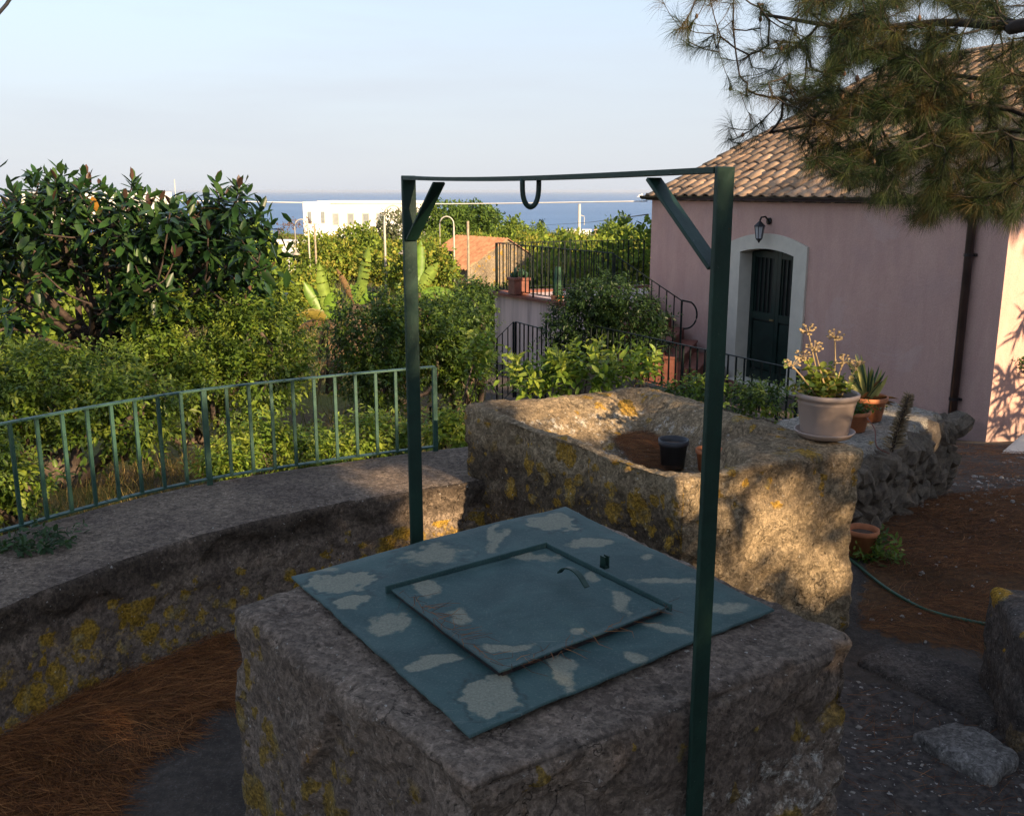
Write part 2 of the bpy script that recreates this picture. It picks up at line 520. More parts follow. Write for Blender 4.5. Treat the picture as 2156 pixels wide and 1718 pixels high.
M['steel'] = plain('galvanised_pole', (0.46, 0.43, 0.38), 0.45, 0.12, 4.0, spec=0.5)
M['lampshade'] = plain('grey_lamp_shade', (0.30, 0.27, 0.23), 0.5, 0.15, 4.0)
M['timber'] = plain('weathered_timber', (0.30, 0.24, 0.17), 0.9, 0.25, 12.0)
M['wire_white'] = plain('white_cable', (0.72, 0.70, 0.66), 0.5, 0.05)
M['wire_dark'] = plain('dark_cable', (0.03, 0.03, 0.035), 0.5, 0.1)
M['villa'] = plain('white_render', (0.80, 0.78, 0.74), 0.8, 0.05, 0.8, bump=0.05)
M['shutter'] = plain('grey_shutter', (0.22, 0.24, 0.25), 0.6, 0.1, 2.0)
M['coral'] = plain('orange_plastic_netting', (0.62, 0.20, 0.05), 0.7, 0.25, 5.0)
M['cone'] = plain('pine_cone', (0.09, 0.05, 0.03), 0.8, 0.3, 40)
M['cactus'] = plain('cactus_green', (0.03, 0.08, 0.04), 0.6, 0.3, 20)
M['leaf'] = leafmat('citrus_leaf')
M['gloss_leaf'] = leafmat('rubber_tree_leaf', 0.36, 0.18, 0.32)
M['banana_leaf'] = leafmat('banana_leaf', 0.4, 0.45, 0.4)
M['needle'] = leafmat('pine_needle', 0.55, 0.16, 0.2)
M['far_leaf'] = leafmat('far_foliage', 0.6, 0.30, 0.2)
M['dead'] = leafmat('dry_needle', 0.8, 0.1, 0.15, tint=(1, 0.8, 0.6))
M['gravel'] = leafmat('pale_gravel', 0.8, 0.0, 0.2)

def plaster():
    m, nd, lk, b = new_mat('pink_plaster')
    co = obj_co(nd)
    mpn = nd.new('ShaderNodeMapping'); mpn.inputs['Scale'].default_value = (1, 1, 0.28)
    lk.new(co, mpn.inputs['Vector'])
    streak = noise_n(nd, lk, mpn.outputs[0], 3.2, 8, 0.65, 0.3)
    blot = noise_n(nd, lk, co, 1.1, 6, 0.6)
    col = mix_n(nd, lk, rng_n(nd, lk, streak, 0.33, 0.68), (0.53, 0.325, 0.272), (0.60, 0.38, 0.315))
    col = mix_n(nd, lk, rng_n(nd, lk, blot, 0.45, 0.75, 0, 0.35), col, (0.40, 0.275, 0.27))
    fine = noise_n(nd, lk, co, 70, 4, 0.7)
    col = mix_n(nd, lk, 1.0, col, rng_n(nd, lk, fine, 0.3, 0.7, 0.9, 1.08), 'MULTIPLY')
    sp_ = nd.new('ShaderNodeSeparateXYZ'); lk.new(co, sp_.inputs[0])
    damp = math_n(nd, lk, 'ADD', math_n(nd, lk, 'MULTIPLY', noise_n(nd, lk, co, 3.5, 7, 0.7), 1.1), rng_n(nd, lk, sp_.outputs[2], 0.0, 0.75, 0.45, -0.35))
    col = mix_n(nd, lk, rng_n(nd, lk, damp, 0.55, 0.85, 0, 0.6), col, (0.27, 0.20, 0.185))
    pat = noise_n(nd, lk, co, 0.7, 9, 0.72, 0.6)
    col = mix_n(nd, lk, rng_n(nd, lk, pat, 0.56, 0.62, 0, 0.22), col, (0.62, 0.47, 0.44))
    lk.new(col, b.inputs['Base Color'])
    b.inputs['Roughness'].default_value = 0.9
    b.inputs['Specular IOR Level'].default_value = 0.2
    h = math_n(nd, lk, 'ADD', math_n(nd, lk, 'MULTIPLY', noise_n(nd, lk, co, 9, 5, 0.6), 2.0), fine)
    lk.new(bump_n(nd, lk, h, 0.5, 0.008), b.inputs['Normal'])
    return m
M['pink'] = plaster()
def stained():
    m, nd, lk, b = new_mat('stained_pink_plaster')
    co = obj_co(nd)
    mpn = nd.new('ShaderNodeMapping'); mpn.inputs['Scale'].default_value = (1, 1, 0.06)
    lk.new(co, mpn.inputs['Vector'])
    streak = noise_n(nd, lk, mpn.outputs[0], 4.0, 6, 0.6)
    col = mix_n(nd, lk, rng_n(nd, lk, streak, 0.45, 0.68), (0.60, 0.46, 0.43), (0.34, 0.26, 0.245))
    lk.new(col, b.inputs['Base Color']); b.inputs['Roughness'].default_value = 0.9
    lk.new(bump_n(nd, lk, noise_n(nd, lk, co, 30, 5, 0.6), 0.4, 0.008), b.inputs['Normal'])
    return m
M['pink_stained'] = stained()
def tilemat(name, seed=0.0):
    m, nd, lk, b = new_mat(name)
    co = obj_co(nd)
    oi = nd.new('ShaderNodeObjectInfo')
    off = nd.new('ShaderNodeVectorMath'); off.operation = 'ADD'
    sc = nd.new('ShaderNodeVectorMath'); sc.operation = 'SCALE'; sc.inputs['Scale'].default_value = 60.0
    cmb = nd.new('ShaderNodeCombineXYZ')
    for k in range(3): lk.new(oi.outputs['Random'], cmb.inputs[k])
    lk.new(cmb.outputs[0], sc.inputs[0]); lk.new(sc.outputs[0], off.inputs[1]); lk.new(co, off.inputs[0])
    v = off.outputs[0]
    a = noise_n(nd, lk, v, 7, 7, 0.68, 0.4)
    col = mix_n(nd, lk, rng_n(nd, lk, a, 0.3, 0.7), (0.33, 0.20, 0.125), (0.50, 0.345, 0.225))
    col = mix_n(nd, lk, rng_n(nd, lk, noise_n(nd, lk, v, 17, 6, 0.7), 0.52, 0.72, 0, 0.5), col, (0.20, 0.15, 0.11))
    col = mix_n(nd, lk, rng_n(nd, lk, noise_n(nd, lk, v, 26, 5, 0.7), 0.62, 0.74, 0, 0.5), col, (0.48, 0.40, 0.29))
    hs = nd.new('ShaderNodeHueSaturation')
    lk.new(rng_n(nd, lk, oi.outputs['Random'], 0, 1, 0.68, 1.2), hs.inputs['Value'])
    lk.new(col, hs.inputs['Color'])
    lk.new(hs.outputs[0], b.inputs['Base Color'])
    b.inputs['Roughness'].default_value = 0.88
    lk.new(bump_n(nd, lk, noise_n(nd, lk, v, 60, 4, 0.6), 0.4, 0.006), b.inputs['Normal'])
    return m
M['tile'] = tilemat('clay_roof_tile')
def lidmat():
    """painted sheet; Col attribute: R bare patch, G dark rim of a patch, B dust"""
    m, nd, lk, b = new_mat('worn_teal_sheet_paint')
    co = obj_co(nd)
    _, r_, g_, b_ = attr_rgb(nd, lk, 'Col')
    cloud = noise_n(nd, lk, co, 5, 7, 0.65, 0.4)
    fine = noise_n(nd, lk, co, 160, 4, 0.7)
    col = mix_n(nd, lk, rng_n(nd, lk, cloud, 0.3, 0.7), (0.017, 0.048, 0.048), (0.040, 0.086, 0.082))
    dust = math_n(nd, lk, 'ADD', math_n(nd, lk, 'MULTIPLY', noise_n(nd, lk, co, 13, 8, 0.75), 0.5), b_)
    col = mix_n(nd, lk, rng_n(nd, lk, dust, 0.30, 0.95, 0, 0.45), col, (0.105, 0.125, 0.115))
    col = mix_n(nd, lk, rng_n(nd, lk, fine, 0.52, 0.72, 0, 0.3), col, (0.20, 0.21, 0.20))
    rim = math_n(nd, lk, 'MULTIPLY', g_, rng_n(nd, lk, noise_n(nd, lk, co, 30, 5, 0.7), 0.35, 0.62))
    col = mix_n(nd, lk, math_n(nd, lk, 'MULTIPLY', rim, 0.95), col, (0.014, 0.024, 0.022))
    brk = noise_n(nd, lk, co, 38, 8, 0.8, 0.3)
    bare = math_n(nd, lk, 'ADD', r_, math_n(nd, lk, 'MULTIPLY', math_n(nd, lk, 'SUBTRACT', brk, 0.5), 1.9))
    bcol = mix_n(nd, lk, rng_n(nd, lk, fine, 0.3, 0.7), (0.165, 0.170, 0.130), (0.265, 0.258, 0.195))
    bcol = mix_n(nd, lk, rng_n(nd, lk, noise_n(nd, lk, co, 24, 6, 0.75), 0.60, 0.76, 0, 0.35), bcol, (0.13, 0.095, 0.06))
    col = mix_n(nd, lk, rng_n(nd, lk, bare, 0.25, 0.95, 0, 0.92), col, bcol)
    # fine scratches and rust freckles
    ms_ = nd.new('ShaderNodeMapping'); ms_.inputs['Scale'].default_value = (3, 90, 20); ms_.inputs['Rotation'].default_value = (0, 0, 0.5); lk.new(co, ms_.inputs['Vector'])
    scr = noise_n(nd, lk, ms_.outputs[0], 2.0, 3, 0.6)
    col = mix_n(nd, lk, rng_n(nd, lk, scr, 0.68, 0.73, 0, 0.5), col, (0.20, 0.21, 0.19))
    col = mix_n(nd, lk, rng_n(nd, lk, noise_n(nd, lk, co, 75, 5, 0.7), 0.68, 0.75, 0, 0.7), col, (0.09, 0.05, 0.03))
    lk.new(col, b.inputs['Base Color'])
    lk.new(rng_n(nd, lk, bare, 0.3, 0.9, 0.60, 0.9), b.inputs['Roughness'])
    b.inputs['Specular IOR Level'].default_value = 0.28
    h = math_n(nd, lk, 'SUBTRACT', math_n(nd, lk, 'ADD', math_n(nd, lk, 'MULTIPLY', cloud, 2.0), math_n(nd, lk, 'MULTIPLY', fine, 0.3)), math_n(nd, lk, 'MULTIPLY', r_, 0.5))
    lk.new(bump_n(nd, lk, h, 0.35, 0.006), b.inputs['Normal'])
    return m
M['lid'] = lidmat()
def groundmat():
    """Col attribute: R needle litter, G gravel and bare grit, B garden soil with grass; none = dark concrete"""
    m, nd, lk, b = new_mat('ground')
    co = obj_co(nd)
    _, r_, g_, b_ = attr_rgb(nd, lk, 'Col')
    n1 = noise_n(nd, lk, co, 3, 8, 0.65, 0.3)
    n2 = noise_n(nd, lk, co, 26, 7, 0.7)
    n3 = noise_n(nd, lk, co, 120, 4, 0.7)
    conc = mix_n(nd, lk, rng_n(nd, lk, n1, 0.3, 0.7), (0.066, 0.052, 0.042), (0.12, 0.098, 0.08))
    conc = mix_n(nd, lk, rng_n(nd, lk, n3, 0.50, 0.70, 0, 0.6), conc, (0.19, 0.175, 0.16))
    conc = mix_n(nd, lk, rng_n(nd, lk, n2, 0.3, 0.7, 0.6, 0.0), conc, (0.035, 0.031, 0.028))
    lit = mix_n(nd, lk, rng_n(nd, lk, n2, 0.3, 0.7), (0.068, 0.036, 0.018), (0.145, 0.074, 0.034))
    grv = mix_n(nd, lk, rng_n(nd, lk, n2, 0.35, 0.65), (0.045, 0.04, 0.038), (0.11, 0.095, 0.085))
    grv = mix_n(nd, lk, rng_n(nd, lk, noise_n(nd, lk, co, 48, 2, 0.5), 0.66, 0.71), grv, (0.36, 0.34, 0.31))
    g1 = noise_n(nd, lk, co, 0.35, 6, 0.6, 0.5)
    soil = mix_n(nd, lk, rng_n(nd, lk, n2, 0.3, 0.7), (0.065, 0.045, 0.028), (0.14, 0.10, 0.06))
    grass = mix_n(nd, lk, rng_n(nd, lk, n2, 0.3, 0.7), (0.075, 0.085, 0.02), (0.17, 0.155, 0.05))
    gar = mix_n(nd, lk, rng_n(nd, lk, math_n(nd, lk, 'ADD', math_n(nd, lk, 'MULTIPLY', n2, 0.4), math_n(nd, lk, 'MULTIPLY', g1, 0.6)), 0.42, 0.56), soil, grass)
    def thr(a, k=0.5, w=0.10):
        s_ = math_n(nd, lk, 'ADD', a, math_n(nd, lk, 'MULTIPLY', math_n(nd, lk, 'SUBTRACT', n2, 0.5), 0.9))
        return rng_n(nd, lk, s_, k - w, k + w)
    col = mix_n(nd, lk, thr(g_), conc, grv)
    col = mix_n(nd, lk, thr(b_), col, gar)
    col = mix_n(nd, lk, thr(r_), col, lit)
    lk.new(col, b.inputs['Base Color'])
    b.inputs['Roughness'].default_value = 0.95
    b.inputs['Specular IOR Level'].default_value = 0.12
    h = math_n(nd, lk, 'ADD', math_n(nd, lk, 'MULTIPLY', n2, 1.5), math_n(nd, lk, 'MULTIPLY', n3, 0.7))
    lk.new(bump_n(nd, lk, h, 0.8, 0.012), b.inputs['Normal'])
    return m
M['ground'] = groundmat()
def seamat():
    m, nd, lk, b = new_mat('sea_water')
    co = obj_co(nd)
    mpn = nd.new('ShaderNodeMapping'); mpn.inputs['Scale'].default_value = (0.35, 1.0, 1.0)
    lk.new(co, mpn.inputs['Vector'])
    w1 = noise_n(nd, lk, mpn.outputs[0], 0.05, 8, 0.7, 0.3)
    w2 = noise_n(nd, lk, mpn.outputs[0], 0.0022, 5, 0.55)
    col = mix_n(nd, lk, rng_n(nd, lk, w2, 0.35, 0.65), (0.075, 0.16, 0.33), (0.095, 0.19, 0.37))
    col = mix_n(nd, lk, rng_n(nd, lk, w1, 0.35, 0.7, 0, 0.45), col, (0.11, 0.21, 0.38))
    caps = noise_n(nd, lk, mpn.outputs[0], 0.035, 2, 0.4)
    col = mix_n(nd, lk, rng_n(nd, lk, caps, 0.785, 0.80), col, (0.7, 0.72, 0.74))
    lk.new(col, b.inputs['Base Color'])
    b.inputs['Roughness'].default_value = 0.42
    b.inputs['IOR'].default_value = 1.33
    lk.new(bump_n(nd, lk, w1, 1.0, 6.0), b.inputs['Normal'])
    return m
M['sea'] = seamat()

# ================================================================== GROUND
PROF = np.array([(-40, 0.9), (-6, 0.06), (0, 0.0), (4.6, 0.0), (6, -0.10), (8, -0.45), (11.6, -1.15), (18, -1.30), (30, -2.1), (50, -3.3),
                 (60, -3.85), (75, -4.7), (150, -7.6), (400, -20), (1000, -45), (1200, -51.5), (1400, -57), (4000, -90)], float)
BND = np.array([(-60, -6), (-3.6, -2.0), (-2.9, 2.2), (-2.3, 3.3), (-1.7, 4.1), (-1.1, 4.6), (-.4, 5.0), (.1, 5.1), (.76, 5.3), (1.96, 6.3), (2.6, 7.1), (2.7, 8.2), (3.0, 20)], float)
def ground_z(x, y):
    z = np.interp(y, PROF[:, 0], PROF[:, 1])
    return z
def garden_mask(x, y):
    b = np.interp(x, BND[:, 0], BND[:, 1])
    g = sst(-0.05, 0.2, y - b) * (1 - sst(2.8, 3.1, x) * (1 - sst(20, 22, y)))
    # the paved terrace between the low rail and the house
    t = (x - 0.45) * 0.874 + (y - 12.5) * 0.486
    ter = sst(0.0, 0.3, t) * (1 - sst(19.5, 20.5, y)) * (x > -0.5)
    g = g * (1 - ter)
    return np.maximum(g, sst(20, 22, y))
def axis(lo, hi, fine_lo, fine_hi, step, k=1.09):
    a = list(np.arange(fine_lo, fine_hi + 1e-6, step))
    s, v = step, fine_hi
    while v < hi:
        s *= k; v += s; a.append(min(v, hi))
    s, v = step, fine_lo
    while v > lo:
        s *= k; v -= s; a.insert(0, max(v, lo))
    return np.array(a)
def inpoly(x, y, poly):
    x = np.asarray(x, float); y = np.asarray(y, float)
    c = np.zeros(x.shape, bool)
    n = len(poly)
    for i in range(n):
        x1, y1 = poly[i][:2]; x2, y2 = poly[(i + 1) % n][:2]
        k = (y1 > y) != (y2 > y)
        xi = (x2 - x1) * (y - y1) / ((y2 - y1) + 1e-12) + x1
        c ^= k & (x < xi)
    return c
NEEDLE_L = [onz(px, py, 0.0) for px, py in [(-420, 1640), (0, 1530), (200, 1455), (480, 1330), (520, 1500), (430, 1490), (400, 1560), (330, 1580), (250, 1650), (210, 1760), (150, 1900), (-420, 1900)]]
NEEDLE_R = [onz(px, py, -0.05) for px, py in [(1835, 1100), (1960, 1020), (2250, 960), (2400, 1340), (2200, 1420), (2060, 1400), (1880, 1370), (1800, 1345)]]
GRIT_R = [onz(px, py, 0.0) for px, py in [(1760, 1420), (1950, 1470), (2250, 1560), (2300, 1900), (1760, 1900)]]
def make_ground():
    X = axis(-5000, 5000, -3.4, 6.0, 0.06, 1.11)
    Y = axis(-40, 1500, 0.4, 12.0, 0.06, 1.10)
    nx, ny = len(X), len(Y)
    gx, gy = np.meshgrid(X, Y)
    gx, gy = gx.ravel(), gy.ravel()
    gz = ground_z(gx, gy)
    gar = garden_mask(gx, gy)
    d = np.hypot(gx, gy)
    near = np.array([fbm((x * 0.9, y * 0.9, 3.3), 4) if dd < 40 else fbm((x * 0.02, y * 0.02, 1.1), 3) * 2 for x, y, dd in zip(gx, gy, d)])
    gz = gz + near * (0.012 + 0.05 * gar + np.clip(d - 40, 0, 400) * 0.003)
    gz = gz - gar * 0.12 * (1 - sst(10, 14, gy))
    rl = inpoly(gx, gy, NEEDLE_L) * 1.0
    rr = inpoly(gx, gy, NEEDLE_R) * 1.0
    gr = inpoly(gx, gy, GRIT_R) * 1.0
    lit = np.clip(rl * 0.8 + rr * 0.62, 0, 1)
    # litter also drifts over the courtyard away from the block
    lit = np.maximum(lit, (1 - gar) * 0.28 * (gx > 1.6) * (gy < 11))
    grit = np.clip(gr * 0.9 + rr * 0.3, 0, 1)
    col = np.stack([lit, grit, gar], 1)
    i = np.arange(nx * ny).reshape(ny, nx)
    F = np.stack([i[:-1, :-1].ravel(), i[:-1, 1:].ravel(), i[1:, 1:].ravel(), i[1:, :-1].ravel()], 1)
    o = build('terrain', np.stack([gx, gy, gz], 1), F, M['ground'], None, True, col)
    tag(o, kind='structure')
make_ground()

def make_sea():
    V = [(-80000, 900, -53), (80000, 900, -53), (80000, 80000, -53), (-80000, 80000, -53)]
    o = build('sea', V, [(0, 1, 2, 3)], M['sea'])
    tag(o, kind='structure')
make_sea()

# ================================================================== ROUGH MASONRY
def rough_block(corners, z0, z1, res, rad, disp, top=None):
    """corners: four XY points (u: 0->1, v: 0->3); returns verts, faces, local coords and face normals"""
    c = [np.array(q[:2], float) for q in corners]
    Lu = (np.linalg.norm(c[1] - c[0]) + np.linalg.norm(c[2] - c[3])) / 2
    Lv = (np.linalg.norm(c[3] - c[0]) + np.linalg.norm(c[2] - c[1])) / 2
    H = z1 - z0
    nu, nv, nh = max(2, int(Lu / res)), max(2, int(Lv / res)), max(2, int(H / res))
    idx, P = {}, []
    def vid(i, j, k):
        if (i, j, k) not in idx:
            idx[(i, j, k)] = len(P)
            P.append((i / nu * Lu, j / nv * Lv, k / nh * H))
        return idx[(i, j, k)]
    F = []
    for i in range(nu):
        for j in range(nv):
            F.append((vid(i, j, nh), vid(i+1, j, nh), vid(i+1, j+1, nh), vid(i, j+1, nh)))
    for i in range(nu):
        for k in range(nh):
            F.append((vid(i, 0, k), vid(i+1, 0, k), vid(i+1, 0, k+1), vid(i, 0, k+1)))
            F.append((vid(i+1, nv, k), vid(i, nv, k), vid(i, nv, k+1), vid(i+1, nv, k+1)))
    for j in range(nv):
        for k in range(nh):
            F.append((vid(0, j+1, k), vid(0, j, k), vid(0, j, k+1), vid(0, j+1, k+1)))
            F.append((vid(nu, j, k), vid(nu, j+1, k), vid(nu, j+1, k+1), vid(nu, j, k+1)))
    P = np.array(P)
    lo = np.array([rad, rad, -1.0]); hi = np.array([Lu - rad, Lv - rad, H - rad])
    inner = np.clip(P, lo, hi)
    d = P - inner
    n = np.linalg.norm(d, axis=1, keepdims=True)
    nd_ = d / np.maximum(n, 1e-9)
    P2 = inner + nd_ * np.minimum(n, rad)
    # a vertex on a flat face has d exactly rad along the face normal; keep it
    u, v = (P2[:, 0] / Lu)[:, None], (P2[:, 1] / Lv)[:, None]
    xy = c[0] * (1-u) * (1-v) + c[1] * u * (1-v) + c[2] * u * v + c[3] * (1-u) * v
    W = np.concatenate([xy, (z0 + P2[:, 2])[:, None]], 1)
    eu = (c[1] - c[0]) / np.linalg.norm(c[1] - c[0]); ev = (c[3] - c[0]) / np.linalg.norm(c[3] - c[0])
    nw = np.stack([nd_[:, 0] * eu[0] + nd_[:, 1] * ev[0], nd_[:, 0] * eu[1] + nd_[:, 1] * ev[1], nd_[:, 2]], 1)
    loc = P2 / np.array([Lu, Lv, H])
    if top is not None:
        W = top(W, P2, nd_, Lu, Lv, H)
    dd = np.array([disp(w, l, n_) for w, l, n_ in zip(W, loc, nd_)])
    W = W + nw * dd[:, None]
    return W, np.array(F), loc, nd_
def lumps(w, s, seed):
    """rounded field stones under render: + inside a stone, - along joints"""
    q = Vector((w[0] * s + seed, w[1] * s, w[2] * s * 1.25)) 
    q = q + Vector((mn.noise(q * 1.3), mn.noise(q * 1.3 + Vector((5, 1, 2))), mn.noise(q * 1.3 + Vector((2, 7, 3))))) * 0.35
    dist, _ = mn.voronoi(q)
    return min(1.0, (dist[1] - dist[0]) * 2.6)

# ------------------------------------------------------------------ well block
WL, WB, WR, WF = (-.773, 2.415), (.19, 3.275), (.882, 2.217), (-.08, 1.60)
WTOP = 0.80
def well_disp(w, l, n):
    side = 1 - abs(n[2])
    a = fbm(w * 2.1 + 4, 4) * 0.009 + fbm(w * 8.0, 4) * 0.007 + fbm(w * 24.0, 3) * 0.005 + fbm(w * 52.0, 2) * 0.0025
    edge = 1 - min(1, abs(n[2]) + 0 if 0.2 < abs(n[2]) < 0.98 else 1)
    # render has fallen off the sides in plates below the rim, leaving a proud shoulder
    plate = sst(-0.05, 0.10, fbm(w * 1.9 + 11, 4) + (0.86 - l[2]) * 1.0 - 0.22)
    a -= side * plate * (0.018 + 0.020 * (1 - lumps(w, 5.5, 3.0)))
    a -= edge * 0.075 * max(0, fbm(w * 6.3 + 2, 4) + 0.03)
    return a
well = empty('stone_well', (0.0, 2.4, 0.0), 'square rendered stone well block with a painted metal cover on top', 'well')
W_, F_, L_, N_ = rough_block([WL, WF, WR, WB], -0.06, WTOP, 0.013, 0.026, well_disp)
side = 1 - np.abs(N_[:, 2])
low = 1 - L_[:, 2]
# u runs from the far-left corner to the near corner; v from there to the right
faceL = (N_[:, 1] < -0.5); faceR = (N_[:, 0] > 0.5)
pc = [np.array(q) for q in (onz(612, 1225, WTOP)[:2], onz(990, 1567, WTOP)[:2], onz(1630, 1295, WTOP)[:2], onz(1190, 1078, WTOP)[:2])]
pm = sum(pc) / 4
off_plate = ~inpoly(W_[:, 0], W_[:, 1], [pm + (q - pm) * 1.13 for q in pc])
topm = N_[:, 2] > .6
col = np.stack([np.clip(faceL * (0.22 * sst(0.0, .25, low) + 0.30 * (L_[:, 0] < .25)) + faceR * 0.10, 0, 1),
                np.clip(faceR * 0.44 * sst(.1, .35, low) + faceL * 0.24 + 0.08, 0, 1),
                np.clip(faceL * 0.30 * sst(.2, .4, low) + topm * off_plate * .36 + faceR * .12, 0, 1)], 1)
build('block', W_, F_, M['well'], well, True, col)

PL, PB, PR, PF = (onz(612, 1225, WTOP)[:2], onz(1190, 1078, WTOP)[:2], onz(1630, 1295, WTOP)[:2], onz(990, 1567, WTOP)[:2])
def blob(px, py, rx, ry, ang=0.0, rim=0.6, soft=0.25, z=WTOP + 0.012):
    c = onz(px, py, z); ex = onz(px + rx, py, z) - c; ey = onz(px, py + ry, z) - c
    return (c[:2], np.linalg.norm(ex[:2]), np.linalg.norm(ey[:2]), ang, rim, soft)
def cr(x, y): return (x * 0.65 + 467, y * 0.65 + 1042)
BL = []
for (x, y, rx, ry, a, rim, soft) in [
    (1075, 98, 62, 26, 0, 1, .15), (1200, 166, 74, 15, 14, .2, .25), (895, 155, 22, 40, -10, .1, .5), (395, 292, 90, 26, 8, 1, .15), (425, 362, 50, 22, 20, .8, .2),
    (555, 430, 78, 26, 40, .3, .4), (690, 555, 88, 17, 22, .3, .25), (865, 668, 92, 48, 24, 1, .12), (905, 640, 45, 30, 10, .9, .12), (1108, 590, 34, 62, 8, .3, .5), (1340, 530, 26, 20, 0, .1, .6),
    (1440, 288, 95, 12, 5, .1, .5), (1645, 375, 62, 16, 10, .1, .6), (1440, 448, 100, 12, -16, .1, .6), (680, 210, 100, 30, 12, .7, .45), (1380, 212, 30, 10, 0, 0, .6), (870, 140, 14, 40, -4, 0, .6), (330, 250, 60, 8, 10, 0, .7)]:
    X_, Y_ = cr(x, y); BL.append(blob(X_, Y_, rx * .74, ry * .76, a, rim, soft))
BH = []
for (x, y, rx, ry, a, rim, soft) in [(915, 488, 90, 15, 0, .3, .3), (1300, 340, 30, 42, 6, .3, .5), (1150, 432, 28, 11, 0, .2, .3), (665, 300, 30, 24, 20, .3, .4), (765, 390, 40, 26, 0, .1, .6), (1195, 262, 24, 16, 0, .1, .5), (1010, 198, 90, 12, 0, .1, .6)]:
    X_, Y_ = cr(x, y); BH.append(blob(X_, Y_, rx * .70, ry * .70, a, rim, soft, WTOP + .04))
def wear(W, blobs):
    r = np.zeros(len(W)); g = np.zeros(len(W))
    wob = np.array([[mn.noise(Vector(w * 14)), mn.noise(Vector(w * 14 + 9)), mn.noise(Vector(w * 45 + 3))] for w in W])
    for (c, rx, ry, a, rim, soft) in blobs:
        dx = W[:, 0] - c[0] + wob[:, 0] * (.018 + rx * 0.25); dy = W[:, 1] - c[1] + wob[:, 1] * (.018 + ry * 0.3)
        ca, sa = math.cos(R(a)), math.sin(R(a))
        q = np.sqrt(((dx * ca + dy * sa) / rx) ** 2 + ((-dx * sa + dy * ca) / ry) ** 2) + wob[:, 2] * 0.34
        r = np.maximum(r, 1 - sst(1 - soft, 1 + soft * 0.6, q))
        g = np.maximum(g, rim * np.exp(-((q - 1.16) / 0.09) ** 2))
    return r, g
def sheet(cs, z, n, thick, warp, blobs, droop=0.0):
    cs = [np.array(q[:2]) for q in cs]
    t = np.linspace(0, 1, n)
    u, v = np.meshgrid(t, t); u, v = u.ravel()[:, None], v.ravel()[:, None]
    xy = cs[0]*(1-u)*(1-v) + cs[1]*u*(1-v) + cs[2]*u*v + cs[3]*(1-u)*v
    e = np.minimum(np.minimum(u, 1-u), np.minimum(v, 1-v))[:, 0]
    mid = xy.mean(0)
    # ragged cut edge
    wob = np.array([mn.noise(Vector((p[0]*9, p[1]*9, z))) + 0.5*mn.noise(Vector((p[0]*31, p[1]*31, z))) for p in xy])
    xy = xy + (xy - mid) * (wob * 0.010 * (e < 0.004))[:, None]
    zz = z + np.array([fbm((p[0]*2.2, p[1]*2.2, z*7), 3) for p in xy]) * warp - droop * (1 - sst(0, 0.05, e))
    W = np.concatenate([xy, zz[:, None]], 1)
    i = np.arange(n*n).reshape(n, n)
    F = [tuple(f) for f in np.stack([i[:-1,:-1].ravel(), i[:-1,1:].ravel(), i[1:,1:].ravel(), i[1:,:-1].ravel()], 1)]
    ring = list(i[0, :]) + list(i[1:, -1]) + list(i[-1, -2::-1]) + list(i[-2:0:-1, 0])
    b = len(W)
    W = np.vstack([W, W[ring] - np.array([0, 0, thick])])
    m = len(ring)
    F += [(ring[k], b + k, b + (k+1) % m, ring[(k+1) % m]) for k in range(m)]
    r, g = wear(W, blobs)
    dust = np.concatenate([0.25 * (1 - sst(0.0, 0.08, e)), np.full(m, 0.3)])
    return W, F, np.stack([r, g, dust], 1)
V, F, c = sheet([PL, PF, PR, PB], WTOP + 0.024, 190, 0.006, 0.006, BL, 0.003)
build('cover_plate', V, F, M['lid'], well, True, c)
HL, HB, HR, HF = [onz(px, py, WTOP + .055)[:2] for px, py in ((824, 1232), (1150, 1143), (1404, 1268), (1052, 1403))]
V, F, c = sheet([HL, HF, HR, HB], WTOP + 0.037, 130, 0.004, 0.004, BH, -0.004)
hatch = build('hatch', V, F, M['lid'], well, True, c)
def lift(q, z): return np.array([q[0], q[1], z])
def inset(q, k=0.93):
    m_ = (np.array(HL) + HB + HR + HF) / 4
    return m_ + (np.array(q) - m_) * k
mb = MB()
for a, b_ in ((HL, HB), (HB, HR), (HR, HF), (HF, HL)):
    a2, b2 = inset(a, .955), inset(b_, .955)
    mb.bar(lift(a2, WTOP + .028), lift(b2, WTOP + .028), 0.012, 0.012)
mb.build('curb', M['gutter'], well)
mb = MB()
ob, ol, orr = inset(HB, 1.03), inset(HL, 1.045), inset(HR, 1.035)
mb.bar(lift(ol, WTOP + .041), lift(ob, WTOP + .043), 0.008, 0.024, bev=.002)
mb.bar(lift(ob, WTOP + .042), lift(orr, WTOP + .040), 0.008, 0.022, bev=.002)
mb.build('guide_bar', M['lid'], well)
h0, h1 = onz(1178, 1205, WTOP + .06), onz(1236, 1236, WTOP + .06)
hp = [h0 + (h1 - h0) * t + np.array([0, 0, 0.030 * math.sin(math.pi * min(1, t * 1.05)) ** .7]) for t in np.linspace(0, 1, 11)]
mb = MB()
for a, b_ in zip(hp[:-1], hp[1:]): mb.bar(a, b_, 0.016, 0.004)
mb.build('handle', M['frame'], hatch)
lg = onz(1273, 1190, WTOP + .04)
mb = MB(); dirn = np.array([.59, -.81, 0]); prp = np.array([.81, .59, 0])
for s_ in (-1, 1): mb.box(lg + prp * 0.007 * s_ + np.array([0, 0, .012]), (0.020, 0.004, 0.036), dirn, prp)
mb.box(lg + np.array([0, 0, -.004]), (0.022, 0.018, 0.006), dirn, prp)
mb.build('hasp', M['frame'], well)

